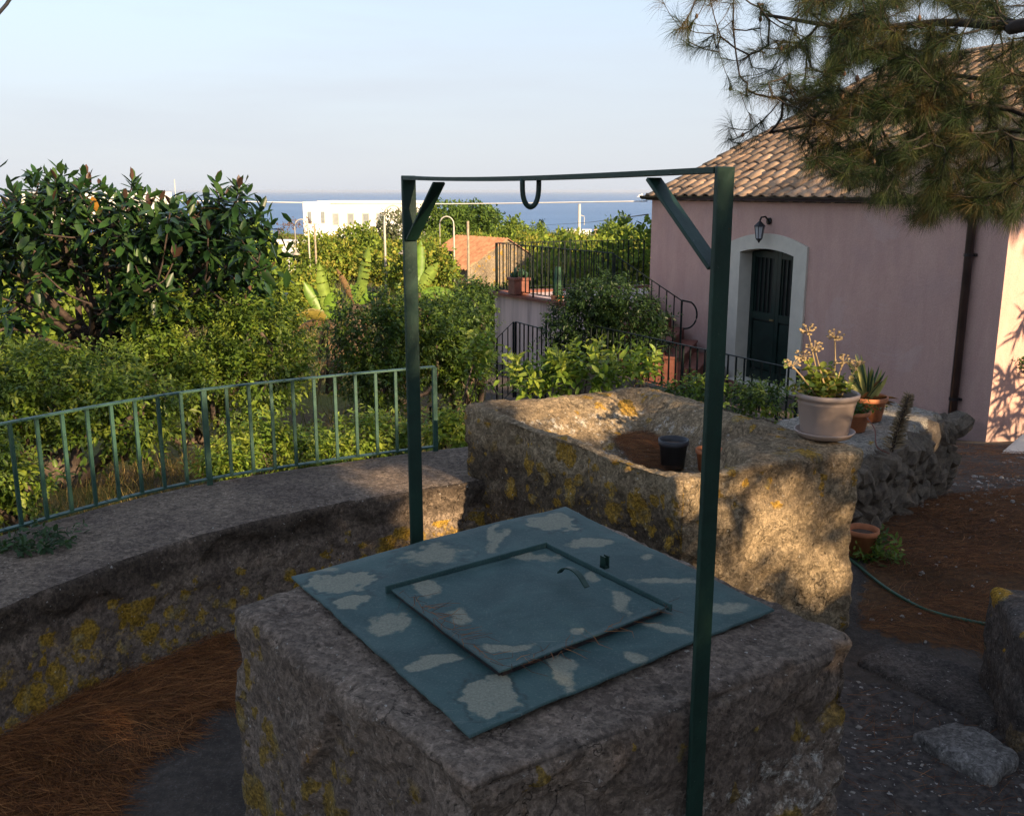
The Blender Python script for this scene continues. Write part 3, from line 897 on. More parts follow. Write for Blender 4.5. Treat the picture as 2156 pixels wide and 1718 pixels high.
# ------------------------------------------------------------------ iron frame over the well
GL, GR, GZ = np.array([-.313, 2.965]), np.array([.405, 1.872]), 1.945
fr = empty('well_frame', (0.05, 2.42, 0.0), 'dark green flat iron frame with two posts spanning the well', 'frame')
bd = (GR - GL) / np.linalg.norm(GR - GL); bdir = np.array([bd[0], bd[1], 0]); pdir = np.array([bd[1] * -1, bd[0], 0])
def g3(p, z): return np.array([p[0], p[1], z])
for p in (GL, GR):
    mb = MB()
    for k in range(12):
        z0_, z1_ = -0.05 + k * (GZ + .045) / 12, -0.05 + (k + 1) * (GZ + .045) / 12
        w0 = 0.0015 * math.sin(k * 1.7)
        mb.box(g3(p, (z0_ + z1_) / 2) + bdir * w0, (0.010, 0.046, z1_ - z0_ + .0005), bdir, pdir, bev=0.0) if False else None
    mb.box(g3(p, (GZ - .05) / 2), (0.011, 0.046, GZ + .05), bdir, pdir, bev=0.002)
    mb.build('post', M['frame'], fr)
mb = MB()
sp = [g3(GL + (GR - GL) * t, GZ - 0.006 - 0.009 * math.sin(math.pi * t ** .8)) for t in np.linspace(0.006, .994, 25)]
for a, b_ in zip(sp[:-1], sp[1:]): mb.bar(a, b_ + (b_ - a) * .02, 0.046, 0.011)
mb.build('beam', M['frame'], fr)
mb = MB(); mb.bar(g3(GL + bd * .012, 1.755), g3(GL + bd * .19, GZ - .022), .040, .009, bev=.002); mb.build('brace', M['frame'], fr)
mb = MB(); mb.bar(g3(GR - bd * .012, 1.752), g3(GR - bd * .203, GZ - .020), .040, .009, bev=.002); mb.build('brace', M['frame'], fr)
hc = GL + (GR - GL) * .5
pts = []
hw, hh = .021, .056
hx = np.array([.97, .22, 0])
for t in np.linspace(0, 1, 17):
    a = math.pi * t
    pts.append(g3(hc, GZ - .028) + hx * (-hw * math.cos(a)) - np.array([0, 0, hh * math.sin(a) ** .75]))
mb = MB(); mb.tube([pts[0] + np.array([0, 0, .012])] + pts + [pts[-1] + np.array([0, 0, .012])], .0065, 8, True, np.cross(hx, [0, 0, 1.0]))
mb.build('hook', M['frame'], fr, True)

# ------------------------------------------------------------------ stone trough
TA, TD, TC, TB = (-.25, 4.78), (.655, 3.487), (1.50, 3.90), (.763, 5.24)
TTOP = 0.837
def trough_top(W, P, n, Lu, Lv, H):
    t = n[:, 2] > 0.9
    u, v = P[:, 0], P[:, 1]
    mr = .065 + .30 * sst(.40, .60, v)
    k = np.minimum.reduce([(u - .06) / .38, (Lu - mr - u) / .14, (v - .055) / .09, (Lv - .09 - v) / .22])
    dep = 0.235 * sst(0, 1, k)
    lip = 0.030 * np.exp(-(((u - 1.20) / .36) ** 2)) * (1 - sst(.05, .45, v))
    lip += 0.018 * np.exp(-(((u - .55) / .2) ** 2)) * (1 - sst(.05, .3, v))
    f = sst(0.2, 0.95, n[:, 2])
    W[:, 2] -= t * dep + f * lip
    return W
def trough_disp(w, l, n):
    side = 1 - abs(n[2])
    a = fbm(w * 2.3 + 1, 4) * 0.010 + fbm(w * 7.0 + 3, 4) * 0.009 + fbm(w * 22.0, 3) * 0.006 + fbm(w * 48.0, 2) * 0.003
    a -= side * 0.013 * (1 - lumps(w, 5.0, 8.0)) * sst(-0.2, 0.2, fbm(w * 1.7 + 20, 3) + .05)
    gouge = sst(0.22, 0.42, fbm(w * 3.1 + 31, 4))
    a -= side * 0.018 * gouge
    return a
tr = empty('stone_trough', (.65, 4.3, 0.0), 'big old tan stone trough with a hollow basin, behind the well', 'trough')
W_, F_, L_, N_ = rough_block([TA, TD, TC, TB], -0.08, TTOP, 0.0130, 0.030, trough_disp, trough_top)
faceAD = N_[:, 1] < -0.5; faceDC = N_[:, 0] > 0.5; topm = N_[:, 2] > 0.8
low = 1 - L_[:, 2]
basin = topm & (W_[:, 2] < TTOP - 0.05)
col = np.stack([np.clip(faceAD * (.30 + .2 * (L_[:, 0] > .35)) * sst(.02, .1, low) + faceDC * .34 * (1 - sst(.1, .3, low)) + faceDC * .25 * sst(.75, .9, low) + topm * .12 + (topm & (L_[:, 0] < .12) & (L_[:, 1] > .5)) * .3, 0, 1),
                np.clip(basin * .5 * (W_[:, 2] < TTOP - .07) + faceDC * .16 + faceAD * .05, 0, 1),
                np.clip(faceAD * (.22 + .40 * sst(.05, .3, low)) + basin * .1 + faceDC * .10, 0, 1)], 1)  # AD side darkened in colour for its shade, on top of grime
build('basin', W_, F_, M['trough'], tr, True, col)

# ------------------------------------------------------------------ curved bench wall
BI = catmull([(-2.45, 1.2), (-2.2, 2.2), (-1.80, 3.11), (-1.37, 3.80), (-.839, 4.25), (-.116, 4.66), (.40, 4.93)], 300)
BO = catmull([(-3.4, 1.6), (-2.85, 2.9), (-2.30, 3.75), (-1.70, 4.50), (-1.10, 4.92), (-.414, 5.28), (.1, 5.5)], 300)
BTOP = 0.466
def make_bench():
    rows = []
    for t in np.linspace(0, 1, 30): rows.append(('i', t))
    for t in np.linspace(0.02, 0.98, 44): rows.append(('t', t))
    for t in np.linspace(0, 1, 12): rows.append(('o', t))
    nr, ns = len(rows), len(BI)
    V = np.zeros((ns, nr, 3)); C = np.zeros((ns, nr, 3))
    for i in range(ns):
        a, b_ = BI[i], BO[i]
        w = np.linalg.norm(b_ - a); out = (b_ - a) / w
        for j, (k, t) in enumerate(rows):
            if k == 'i':
                z = -0.06 + t * (BTOP + .06); q = a.copy(); n = np.array([-out[0], -out[1], 0])
                rd = max(0, (z - (BTOP - .03)) / .03); q = q + out * (0.018 * rd ** 2)
                q = q - out * 0.05 * (1 - t) ** 2
                l = 1 - t
            elif k == 't':
                z = BTOP - 0.012 * (2 * t - 1) ** 4; q = a + (b_ - a) * (0.018 / w + t * (1 - .018 / w)); n = np.array([0, 0, 1]); l = -1
            else:
                z = BTOP - .012 - t * .9; q = b_.copy(); n = np.array([out[0], out[1], 0]); l = t
            p = np.array([q[0], q[1], z])
            dsp = fbm(p * 2.6, 4) * .006 + fbm(p * 9, 4) * .005 + fbm(p * 26, 3) * .003
            if k == 'i':
                plate = sst(-0.06, 0.06, fbm(p * 1.8 + 40, 4) + (l - .42) * 1.1)
                dsp = dsp * 1.3 - plate * (0.011 + .013 * (1 - lumps(p, 6.0, 1.5))) * (1 if t < .97 else .3)
                C[i, j] = (0.88 * sst(.22, .48, l) * (0.8 + .8 * fbm(p * .9 + 6, 2)), .45 * sst(.5, .95, l), .55 * (1 - sst(.2, .42, l)))
            elif k == 't':
                dsp *= .6
                C[i, j] = (0.0, .05, .12)
            V[i, j] = p + n * dsp
    i = np.arange(ns * nr).reshape(ns, nr)
    F = np.stack([i[:-1,:-1].ravel(), i[1:,:-1].ravel(), i[1:,1:].ravel(), i[:-1,1:].ravel()], 1)
    o = build('bench_wall', V.reshape(-1, 3), F, M['bench'], None, True, C.reshape(-1, 3))
    tag(o, 'low curving bench wall with yellow lichen, running left of the well', 'wall')
make_bench()

# ------------------------------------------------------------------ railing on the bench wall
def railing(name, label, path, zb, zt, spacing, bar_w, mat, group=None, post_every=0, rail=(0.030, 0.008), zlow=0.03, round_bar=False, drop=0.0, posts_at=()):
    """path: XY polyline (or XYZ base points); every bar is its own mesh, sharing data"""
    P = np.array(path, float)
    if P.shape[1] == 2: P = np.concatenate([P, np.full((len(P), 1), zb)], 1)
    h = zt - zb
    seg = np.linalg.norm(np.diff(P[:, :2], axis=0), axis=1)
    s = np.concatenate([[0], np.cumsum(seg)])
    root = empty(name, P[0], label, 'railing', group)
    def pos(d): return np.array([np.interp(d, s, P[:, k]) for k in range(3)])
    def rail_mesh(nm, dz):
        mb = MB()
        for a, b_ in zip(P[:-1], P[1:]):
            d = (b_ - a); d = d / np.linalg.norm(d)
            mb.bar(a + np.array([0, 0, dz]) - d * .002, b_ + np.array([0, 0, dz]) + d * .002, rail[0], rail[1])
        return mb.build(nm, mat, root)
    rail_mesh('top_rail', h - rail[1] / 2)
    rail_mesh('bottom_rail', zlow)
    n = int(round(s[-1] / spacing))
    bm_, pm_ = None, None
    for k in range(n + 1):
        p = pos(k * s[-1] / n)
        q = pos(min(s[-1], k * s[-1] / n + .01)) - pos(max(0, k * s[-1] / n - .01)); ang = math.atan2(q[1], q[0])
        post = k in (0, n) or (post_every and k % post_every == 0) or k in posts_at
        key = 'post' if post else 'bar'
        if post and pm_ is None:
            mb = MB(); mb.box((0, 0, (h - rail[1] - .06) / 2), (bar_w * 1.7, bar_w * 1.3, h - rail[1] + .06), bev=.002); pm_ = mesh_of('post', np.array(mb.V), mb.F)
        if not post and bm_ is None:
            mb = MB()
            if round_bar: mb.tube([(0, 0, zlow), (0, 0, h - rail[1])], bar_w / 2, 6)
            else: mb.box((0, 0, (zlow + h - rail[1]) / 2), (bar_w, bar_w * .8, h - rail[1] - zlow))
            bm_ = mesh_of('bar', np.array(mb.V), mb.F)
        o = put(key, pm_ if post else bm_, mat, root, p - P[0])
        o.rotation_euler = (0.0, 0.0, ang)
    return root
edge = BO + (BI - BO) * 0.06
keep = edge[(edge[:, 0] < -.43)][::-1]
railing('green_railing', 'low faded green railing of slim bars standing on the bench wall', keep[::6], BTOP - .01, EYE - .948, .1145, .0155, M['rail'], post_every=11, zlow=.035)

# ================================================================== PINK HOUSE
HO = np.array([5.75, 11.21]); HWD = np.array([-.403, .915]); HND = np.array([.915, .403])
HFLOOR, HEAVE = -1.17, 1.74
HLEN = 7.75
def hp3(k, n, z):
    q = HO + HWD * k + HND * n
    return np.array([q[0], q[1], z])
house = empty('pink_house', hp3(0, 0, HFLOOR), 'single-storey pink plastered house with a clay tile roof and arched doorway', 'house')
PITCH_R = math.tan(R(24.6))
RIDGE = 5.6
def make_house():
    k0, k1 = 3.654, 4.962                    # door opening along the wall
    spring, apex = 0.935, 1.015
    n_arc = 14
    arc = [(k0 + (k1 - k0) * t, spring + (apex - spring) * (1 - (2 * t - 1) ** 2)) for t in np.linspace(0, 1, n_arc + 1)]
    zb = HFLOOR - 0.25
    V, F = [], []
    def q(*pts):
        b = len(V); V.extend(pts); F.append(tuple(range(b, b + len(pts))))
    # front wall around the opening, cut into strips so the plaster lies flat
    q(hp3(0, 0, zb), hp3(k0, 0, zb), hp3(k0, 0, spring), hp3(0, 0, spring))
    q(hp3(0, 0, spring), hp3(k0, 0, spring), hp3(k0, 0, HEAVE), hp3(0, 0, HEAVE))
    q(hp3(k1, 0, zb), hp3(HLEN, 0, zb), hp3(HLEN, 0, spring), hp3(k1, 0, spring))
    q(hp3(k1, 0, spring), hp3(HLEN, 0, spring), hp3(HLEN, 0, HEAVE), hp3(k1, 0, HEAVE))
    for (a, za), (b_, zb_) in zip(arc[:-1], arc[1:]):
        q(hp3(a, 0, za), hp3(b_, 0, zb_), hp3(b_, 0, HEAVE), hp3(a, 0, HEAVE))
    build('front_wall', V, F, M['pink'], house)
    V.clear(); F.clear()
    D = 2 * RIDGE
    # near gable wall, with a plastered rake that stands above the tiles
    rk = 0.20
    q(hp3(0, 0, zb), hp3(0, D, zb), hp3(0, D, HEAVE + rk), hp3(0, RIDGE, HEAVE + RIDGE * PITCH_R + rk), hp3(0, 0, HEAVE + rk))
    q(hp3(0, 0, HEAVE), hp3(0, 0, HEAVE + rk), hp3(.28, 0, HEAVE + rk), hp3(.28, 0, HEAVE))
    q(hp3(0, 0, HEAVE + rk), hp3(0, RIDGE, HEAVE + RIDGE * PITCH_R + rk), hp3(.28, RIDGE, HEAVE + RIDGE * PITCH_R + rk), hp3(.28, 0, HEAVE + rk))
    q(hp3(0, RIDGE, HEAVE + RIDGE * PITCH_R + rk), hp3(0, D, HEAVE + rk), hp3(.28, D, HEAVE + rk), hp3(.28, RIDGE, HEAVE + RIDGE * PITCH_R + rk))
    q(hp3(.28, 0, HEAVE), hp3(.28, 0, HEAVE + rk), hp3(.28, RIDGE, HEAVE + RIDGE * PITCH_R + rk), hp3(.28, RIDGE, HEAVE + RIDGE * PITCH_R))
    build('gable_wall', list(V), list(F), M['pink'], house)
    V.clear(); F.clear()
    q(hp3(HLEN, 0, zb), hp3(HLEN, D, zb), hp3(HLEN, D, HEAVE), hp3(HLEN, RIDGE, HEAVE + RIDGE * PITCH_R), hp3(HLEN, 0, HEAVE))
    q(hp3(0, D, zb), hp3(HLEN, D, zb), hp3(HLEN, D, HEAVE), hp3(0, D, HEAVE))
    build('rear_wall', list(V), list(F), M['pink'], house)
    # reveals and stone surround
    V.clear(); F.clear()
    rv = 0.24
    q(hp3(k0, -.035, HFLOOR), hp3(k0, rv, HFLOOR), hp3(k0, rv, spring), hp3(k0, -.035, spring))
    q(hp3(k1, -.035, HFLOOR), hp3(k1, rv, HFLOOR), hp3(k1, rv, spring), hp3(k1, -.035, spring))
    for (a, za), (b_, zb_) in zip(arc[:-1], arc[1:]):
        q(hp3(a, -.035, za), hp3(a, rv, za), hp3(b_, rv, zb_), hp3(b_, -.035, zb_))
    o0, o1 = 3.363, 5.235
    oarc = [(o0 + (o1 - o0) * t, 1.085 + .165 * (1 - (2 * t - 1) ** 2)) for t in np.linspace(0, 1, n_arc + 1)]
    f = -.035
    q(hp3(o0, f, HFLOOR), hp3(k0, f, HFLOOR), hp3(k0, f, spring), hp3(o0, f, 1.085))
    q(hp3(k1, f, HFLOOR), hp3(o1, f, HFLOOR), hp3(o1, f, 1.085), hp3(k1, f, spring))
    for i in range(n_arc):
        q(hp3(arc[i][0], f, arc[i][1]), hp3(arc[i+1][0], f, arc[i+1][1]), hp3(oarc[i+1][0], f, oarc[i+1][1]), hp3(oarc[i][0], f, oarc[i][1]))
        q(hp3(oarc[i][0], f, oarc[i][1]), hp3(oarc[i+1][0], f, oarc[i+1][1]), hp3(oarc[i+1][0], .01, oarc[i+1][1]), hp3(oarc[i][0], .01, oarc[i][1]))
    q(hp3(o0, f, HFLOOR), hp3(o0, f, 1.085), hp3(o0, .01, 1.085), hp3(o0, .01, HFLOOR))
    q(hp3(o1, f, HFLOOR), hp3(o1, f, 1.085), hp3(o1, .01, 1.085), hp3(o1, .01, HFLOOR))
    build('door_surround', list(V), list(F), M['trim'], house)
    # louvred double door
    mb = MB()
    ax, ay = np.array([HWD[0], HWD[1], 0]), np.array([HND[0], HND[1], 0])
    mb.box(hp3((k0 + k1) / 2, rv + .02, (HFLOOR + 1.02) / 2), (k1 - k0, .02, 1.02 - HFLOOR), ax, ay)  # black backing standing for the unlit gaps behind the slats
    door = mb.build('door', M['door_dark'], house)
    for lf in (0, 1):
        a = k0 + lf * (k1 - k0) / 2; b_ = a + (k1 - k0) / 2
        mb = MB()
        for kk in (a + .045, b_ - .045): mb.box(hp3(kk, rv - .012, (HFLOOR + .99) / 2), (.085, .035, .985 - HFLOOR), ax, ay)
        for zz, hh_ in ((HFLOOR + .10, .18), (HFLOOR + 1.08, .12), (.90, .10)): mb.box(hp3((a + b_) / 2, rv - .010, zz), (b_ - a - .17, .03, hh_), ax, ay)
        mb.build('leaf_frame', M['door'], door)
        for j in range(5):
            kk = a + .12 + j * (b_ - a - .24) / 4
            mb = MB(); mb.box(hp3(kk, rv - .006, (HFLOOR + 1.14 + .85) / 2), (.018, .018, .85 - HFLOOR - 1.14), ax, ay); mb.build('slat', M['door'], door)
        mb = MB(); mb.box(hp3((a + b_) / 2, rv - .004, HFLOOR + .6), (b_ - a - .20, .02, .78), ax, ay, bev=.006); mb.build('lower_panel', M['door'], door)
    mb = MB(); mb.box(hp3((k0 + k1) / 2 + .06, rv - .04, HFLOOR + 1.04), (.09, .025, .03), ax, ay, bev=.004); mb.build('handle', M['brass'], door)
    mb = MB(); mb.box(hp3((k0 + k1) / 2, .06, HFLOOR - .03), (k1 - k0 + .1, .5, .10), ax, ay); mb.build('threshold', M['trim'], house)
    # gutter with brackets and downpipe
    mb = MB()
    prof = [(math.cos(a), math.sin(a)) for a in np.linspace(math.pi, 2 * math.pi, 9)]
    gk0, gk1, gr = 0.42, HLEN + .16, .070
    gn, gz = -.115, HEAVE + .075
    Vg = []
    for kk in (gk0, gk1):
        for (c_, s_) in prof: Vg.append(hp3(kk, gn + c_ * gr, gz + s_ * gr))
        for (c_, s_) in prof[::-1]: Vg.append(hp3(kk, gn + c_ * (gr - .006), gz + s_ * (gr - .006)))
    m_ = 18
    Fg = [(i, (i + 1) % m_, m_ + (i + 1) % m_, m_ + i) for i in range(m_)] + [tuple(range(m_)), tuple(range(2 * m_ - 1, m_ - 1, -1))]
    mb.add(Vg, Fg)
    for kk in (gk0, gk1): mb.add([hp3(kk, gn + c_ * gr, gz + s_ * gr) for c_, s_ in prof], [tuple(range(9))])
    mb.box(hp3((gk0 + gk1) / 2, -.022, gz - .02), (gk1 - gk0, .04, .13), ax, ay)
    gut = mb.build('gutter', M['gutter'], house)
    mb = MB()
    pk = .47
    mb.tube([hp3(pk, gn, gz - .06), hp3(pk, -.10, gz - .16), hp3(pk, -.068, gz - .30), hp3(pk, -.068, HFLOOR + .16), hp3(pk, -.10, HFLOOR + .08), hp3(pk + .02, -.20, HFLOOR + .05)], .052, 14)
    dp = mb.build('downpipe', M['pipe'], house, True)
    for zz in (1.15, -.62):
        mb = MB(); mb.tube([hp3(pk, -.068, zz - .018), hp3(pk, -.068, zz + .018)], .060, 14); mb.box(hp3(pk, -.03, zz), (.16, .03, .03), ax, ay); mb.build('pipe_clip', M['gutter'], dp)
    # roof deck of channel tiles (one corrugated sheet), then the cover tiles one by one
    pitch_t = .30
    ncol = int((HLEN - .30) / pitch_t)
    nrow = 18
    L_s = RIDGE / math.cos(math.atan(PITCH_R))
    sd = np.array([HND[0] * math.cos(math.atan(PITCH_R)), HND[1] * math.cos(math.atan(PITCH_R)), math.sin(math.atan(PITCH_R))])
    up = np.cross(np.array([HWD[0], HWD[1], 0]), sd); up = up if up[2] > 0 else -up
    Vd, ks = [], np.linspace(.30, HLEN + .06, ncol * 6)
    for ss in (-.10, L_s):
        for kk in ks: Vd.append(hp3(kk, 0, HEAVE + .06) + sd * ss + up * (.035 * math.cos((kk - .30) / pitch_t * 2 * math.pi)))
    m_ = len(ks)
    Fd = [(i, i + 1, m_ + i + 1, m_ + i) for i in range(m_ - 1)]
    ridge_p = [hp3(ks[0], RIDGE, HEAVE + .06 + RIDGE * PITCH_R), hp3(ks[-1], RIDGE, HEAVE + .06 + RIDGE * PITCH_R), hp3(ks[-1], 2 * RIDGE + .1, HEAVE), hp3(ks[0], 2 * RIDGE + .1, HEAVE)]
    Vd += ridge_p; Fd.append((2 * m_, 2 * m_ + 1, 2 * m_ + 2, 2 * m_ + 3))
    roof = build('roof', Vd, Fd, M['tile'], house, True)
    # cover tile meshes, three slightly different shapes (local: x along the eave, y up the slope)
    meshes = []
    ex = np.array([HWD[0], HWD[1], 0])
    for v_ in range(3):
        r0, r1, ln = .132 + .006 * v_, .100 + .004 * v_, .46
        Vt = []
        for (rr, yy, dz) in ((r0, 0.0, 0.0), (r1, ln, 0.0), (r0 - .022, 0.012, -.006)):
            for a in np.linspace(R(4), R(176), 8):
                lx, lz = -rr * math.cos(a), rr * .80 * math.sin(a) + dz
                Vt.append(ex * lx + sd * yy + up * lz)
        Ft = [(i, i + 1, 8 + i + 1, 8 + i) for i in range(7)] + [(i + 1, i, 16 + i, 16 + i + 1) for i in range(7)]
        Vt2 = [x - np.array([0, 0, 0]) for x in Vt]
        meshes.append((mesh_of('tile', np.array(Vt2), Ft, True), np.array(Vt2), Ft))
    spots = []
    for c_ in range(ncol + 1):
        for r_ in range(nrow):
            kk = .30 + pitch_t * (c_ + .5) + random.uniform(-.012, .012)
            if kk > HLEN + .10: continue
            ss = -.14 + r_ * (L_s / nrow) + random.uniform(-.018, .018)
            p = hp3(kk, 0, HEAVE + .055) + sd * ss + up * (.012 + random.uniform(-.004, .006))
            spots.append((np.linalg.norm(p - np.array([0, 0, EYE])), p, random.randrange(3)))
    spots.sort(key=lambda t: t[0])
    hl = np.array(house.location)
    for (d_, p, v_) in spots[:298]:
        o = put('tile', meshes[v_][0], M['tile'], roof, p - hl)
        o.rotation_euler = (random.uniform(-.02, .02), random.uniform(-.02, .02), random.uniform(-.03, .03))
    mb = MB()
    for (d_, p, v_) in spots[298:]: mb.add([q_ + p for q_ in meshes[v_][1]], meshes[v_][2])
    o = mb.build('upper_tiles', M['tile'], roof, True); o['kind'] = 'stuff'
    mb = MB()
    for i in range(int(HLEN / .4)):
        a = hp3(.3 + i * .4, RIDGE, HEAVE + .05 + RIDGE * PITCH_R)
        mb.tube([a, a + np.array([HWD[0], HWD[1], 0]) * .44], .13, 10, False)
    o = mb.build('ridge_tiles', M['tile'], roof, True); o['kind'] = 'stuff'
    # climbing stubs on the lit gable
make_house()

# wall lantern above the door
def make_lantern():
    b = hp3(4.30, 0, 1.28)
    out = -np.array([HND[0], HND[1], 0])
    ln = empty('wall_lantern', b, 'small black iron wall lantern above the arched door', 'lamp')
    mb = MB(); mb.tube([b + out * .005 + np.array([0, 0, .16]), b + out * .03 + np.array([0, 0, .16])], .055, 10)
    mb.tube([b + out * .02 + np.array([0, 0, .16]), b + out * .09 + np.array([0, 0, .23]), b + out * .17 + np.array([0, 0, .22]), b + out * .19 + np.array([0, 0, .17])], .014, 8)
    mb.build('bracket', M['black'], ln, True)
    c = b + out * .19
    mb = MB(); mb.lathe([(.0, .20), (.012, .19), (.012, .165), (.03, .15), (.085, .095), (.092, .08), (.0, .08)], 6, c); mb.build('lantern_roof', M['black'], ln)
    mb = MB(); mb.lathe([(.072, .08), (.045, -.10), (.0, -.10)], 6, c); mb.build('glass', M['glass'], ln)
    mb = MB()
    for k in range(6):
        a = 2 * math.pi * k / 6
        e = np.array([math.cos(a), math.sin(a), 0])
        mb.tube([c + e * .075 + np.array([0, 0, .08]), c + e * .048 + np.array([0, 0, -.10])], .006, 4)
    mb.lathe([(.05, -.10), (.05, -.115), (.02, -.14), (.012, -.165), (.0, -.17)], 6, c)
    mb.build('cage', M['black'], ln)
make_lantern()

# ================================================================== TERRACE, STAIR AND RAILINGS BESIDE THE HOUSE
DK, DN = np.array([-.33, 18.2]), np.array([1.60, 15.2])
DW = HO + HWD * 4.62 + HND * 0.0             # where the stair head meets the house wall
DH = HO + HWD * HLEN; DB = np.array([2.70, 19.4])
PZ = 0.0
terr = empty('raised_terrace', (DK[0], DK[1], -1.3), 'raised pink plastered terrace with clay steps beside the house', 'terrace')
def unit2(a): return a / np.linalg.norm(a)
def make_terrace():
    poly = [DK, DN, DH - HND * .01, DB]
    n = len(poly)
    V = [g3(p, PZ) for p in poly] + [g3(p, -1.6) for p in poly]
    F = [tuple(range(n))] + [(i, n + i, n + (i + 1) % n, (i + 1) % n) for i in range(n)]
    build('platform', V, F, M['pink_stained'], terr)
    mb = MB()
    for a, b_ in ((DK, DN), (DK, DB)):
        d = (b_ - a) / np.linalg.norm(b_ - a)
        mb.bar(g3(a - d * .04, PZ + .022), g3(b_ + d * .04, PZ + .022), .22, .045)
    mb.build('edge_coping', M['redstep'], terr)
    # flight of clay steps coming down along the house
    steps = 7
    al = unit2(DH - DN); pr = np.array([al[1], -al[0]])
    for i in range(steps):
        z = PZ - (i + 1) * (1.16 / steps)
        o0 = .28 * i; ln = 3.20 - 1.11 * (o0 + .28) - .05
        c = DN + pr * (o0 + .14) + al * (ln / 2 + .02)
        mb = MB()
        mb.box(g3(c, z - .02), (ln, .30, .04), g3(al, 0), g3(pr, 0), bev=.006)
        mb.box(g3(c, (z - .042 - 1.5) / 2), (ln - .02, .27, z - .042 + 1.5), g3(al, 0), g3(pr, 0))
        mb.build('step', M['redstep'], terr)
make_terrace()
GRP = 'dark railings round the terrace'
railing('terrace_railing', 'dark railing on the stained pink terrace edge facing the garden', [DK + np.array([.03, -.03]), DN], PZ + .045, PZ + .95, .125, .018, M['rail_dark'], GRP, post_every=10, rail=(.04, .012), zlow=.06)
railing('terrace_railing', 'dark railing along the seaward rear edge of the raised terrace', [DK + np.array([.05, .04]), DB - np.array([.05, 0])], PZ + .045, PZ + .95, .115, .016, M['rail_dark'], GRP, post_every=12, rail=(.04, .012), zlow=.06)
def stair_rail():
    al = unit2(DH - DN); pr = np.array([al[1], -al[0]])
    a = g3(DN + pr * .02, PZ + .02); b_ = g3(DN + pr * 1.10, PZ - .66)
    root = railing('stair_railing', 'dark sloping stair railing ending in a round scroll by the house', np.array([a, a + (b_ - a) * .5, b_]), 0, .90, .125, .018, M['rail_dark'], GRP, rail=(.035, .012), zlow=.10)
    e = b_ + np.array([0, 0, .90])
    d = (b_ - a) / np.linalg.norm(b_ - a); dh = g3(pr, 0)
    pts = [e]
    for t in np.linspace(0, 1, 14):
        an = R(-28) - t * R(160)
        pts.append(e + dh * (.16 + .20 * math.sin(-an) * .9 - .10) * 1.0 + np.array([0, 0, -.22 + .22 * math.cos(an)]))
    mb = MB(); mb.tube(pts, .014, 6); mb.build('scroll', M['rail_dark'], root, True)
stair_rail()
# lower rail along the planted strip
LQ0, LQ1 = np.array([.45, 12.5]), np.array([2.62, 8.6])
mb = MB(); mb.bar(g3(LQ0, -.62), g3(LQ1, -.62), .10, .80)
o = mb.build('kerb_wall', M['lava']); tag(o, 'low rendered kerb wall carrying the green rail before the house', 'wall')
railing('low_railing', 'low dark green railing on the kerb wall in front of the house door', [LQ0, LQ1], -.215, .31, .118, .0155, M['rail_dark'], None, post_every=12, zlow=.03)
# two short panels further left, stepping down beside the terrace wall
pA, pB, pC = at(1046, 712, 13.0), at(1081, 677, 13.0), at(1150, 694, 12.4)
railing('garden_gate_railing', 'short dark railing panel sloping up beside the stained terrace wall', np.array([pA - np.array([0, 0, 1.0]), pB - np.array([0, 0, 1.0])]), 0, 1.0, .075, .016, M['rail_dark'], GRP, zlow=.05)
railing('garden_gate_railing', 'short dark level railing panel in front of the stained terrace wall', np.array([pB - np.array([-.03, 0, 1.0]), pC - np.array([0, 0, 1.0])]), 0, 1.0, .105, .016, M['rail_dark'], GRP, zlow=.05)
q0, q1 = at(905, 800, 11.0), at(990, 792, 10.6)
railing('garden_gate_railing', 'small dark railing low behind the end of the green railing', np.array([g3(q0, -1.0), g3(q1, -1.0)]), 0, .42, .075, .014, M['rail_dark'], GRP, zlow=.04)

# ================================================================== DRY STONE WALL WITH POTS
def stone_mesh(seed):
    rs = random.Random(seed)
    V, idx, F = [], {}, []
    for x in (-1, 0, 1):
        for y in (-1, 0, 1):
            for z in (-1, 0, 1):
                if (x, y, z) == (0, 0, 0): continue
                v = np.array([x, y, z], float)
                n = np.linalg.norm(v)
                v = v / n * (0.28 * n + 0.72) * .60
                v = v * (1 + rs.uniform(-.2, .2)) + np.array([rs.uniform(-.08, .08) for _ in range(3)])
                idx[(x, y, z)] = len(V); V.append(v)
    for k in range(3):
        o = [a for a in range(3) if a != k]
        for s_ in (-1, 1):
            for a in (-1, 0):
                for b_ in (-1, 0):
                    q = []
                    for da, db in ((0, 0), (1, 0), (1, 1), (0, 1)):
                        t = [0, 0, 0]; t[k] = s_; t[o[0]] = a + da; t[o[1]] = b_ + db
                        q.append(idx[tuple(t)])
                    F.append(tuple(q))
    return mesh_of('stone', np.array(V), F, False)
STONES = [stone_mesh(40 + i) for i in range(6)]
SW = [np.array([1.62, 5.05]), np.array([2.12, 5.42]), np.array([3.03, 6.45]), np.array([2.72, 7.05]), np.array([1.75, 6.25])]
SWT = 0.40
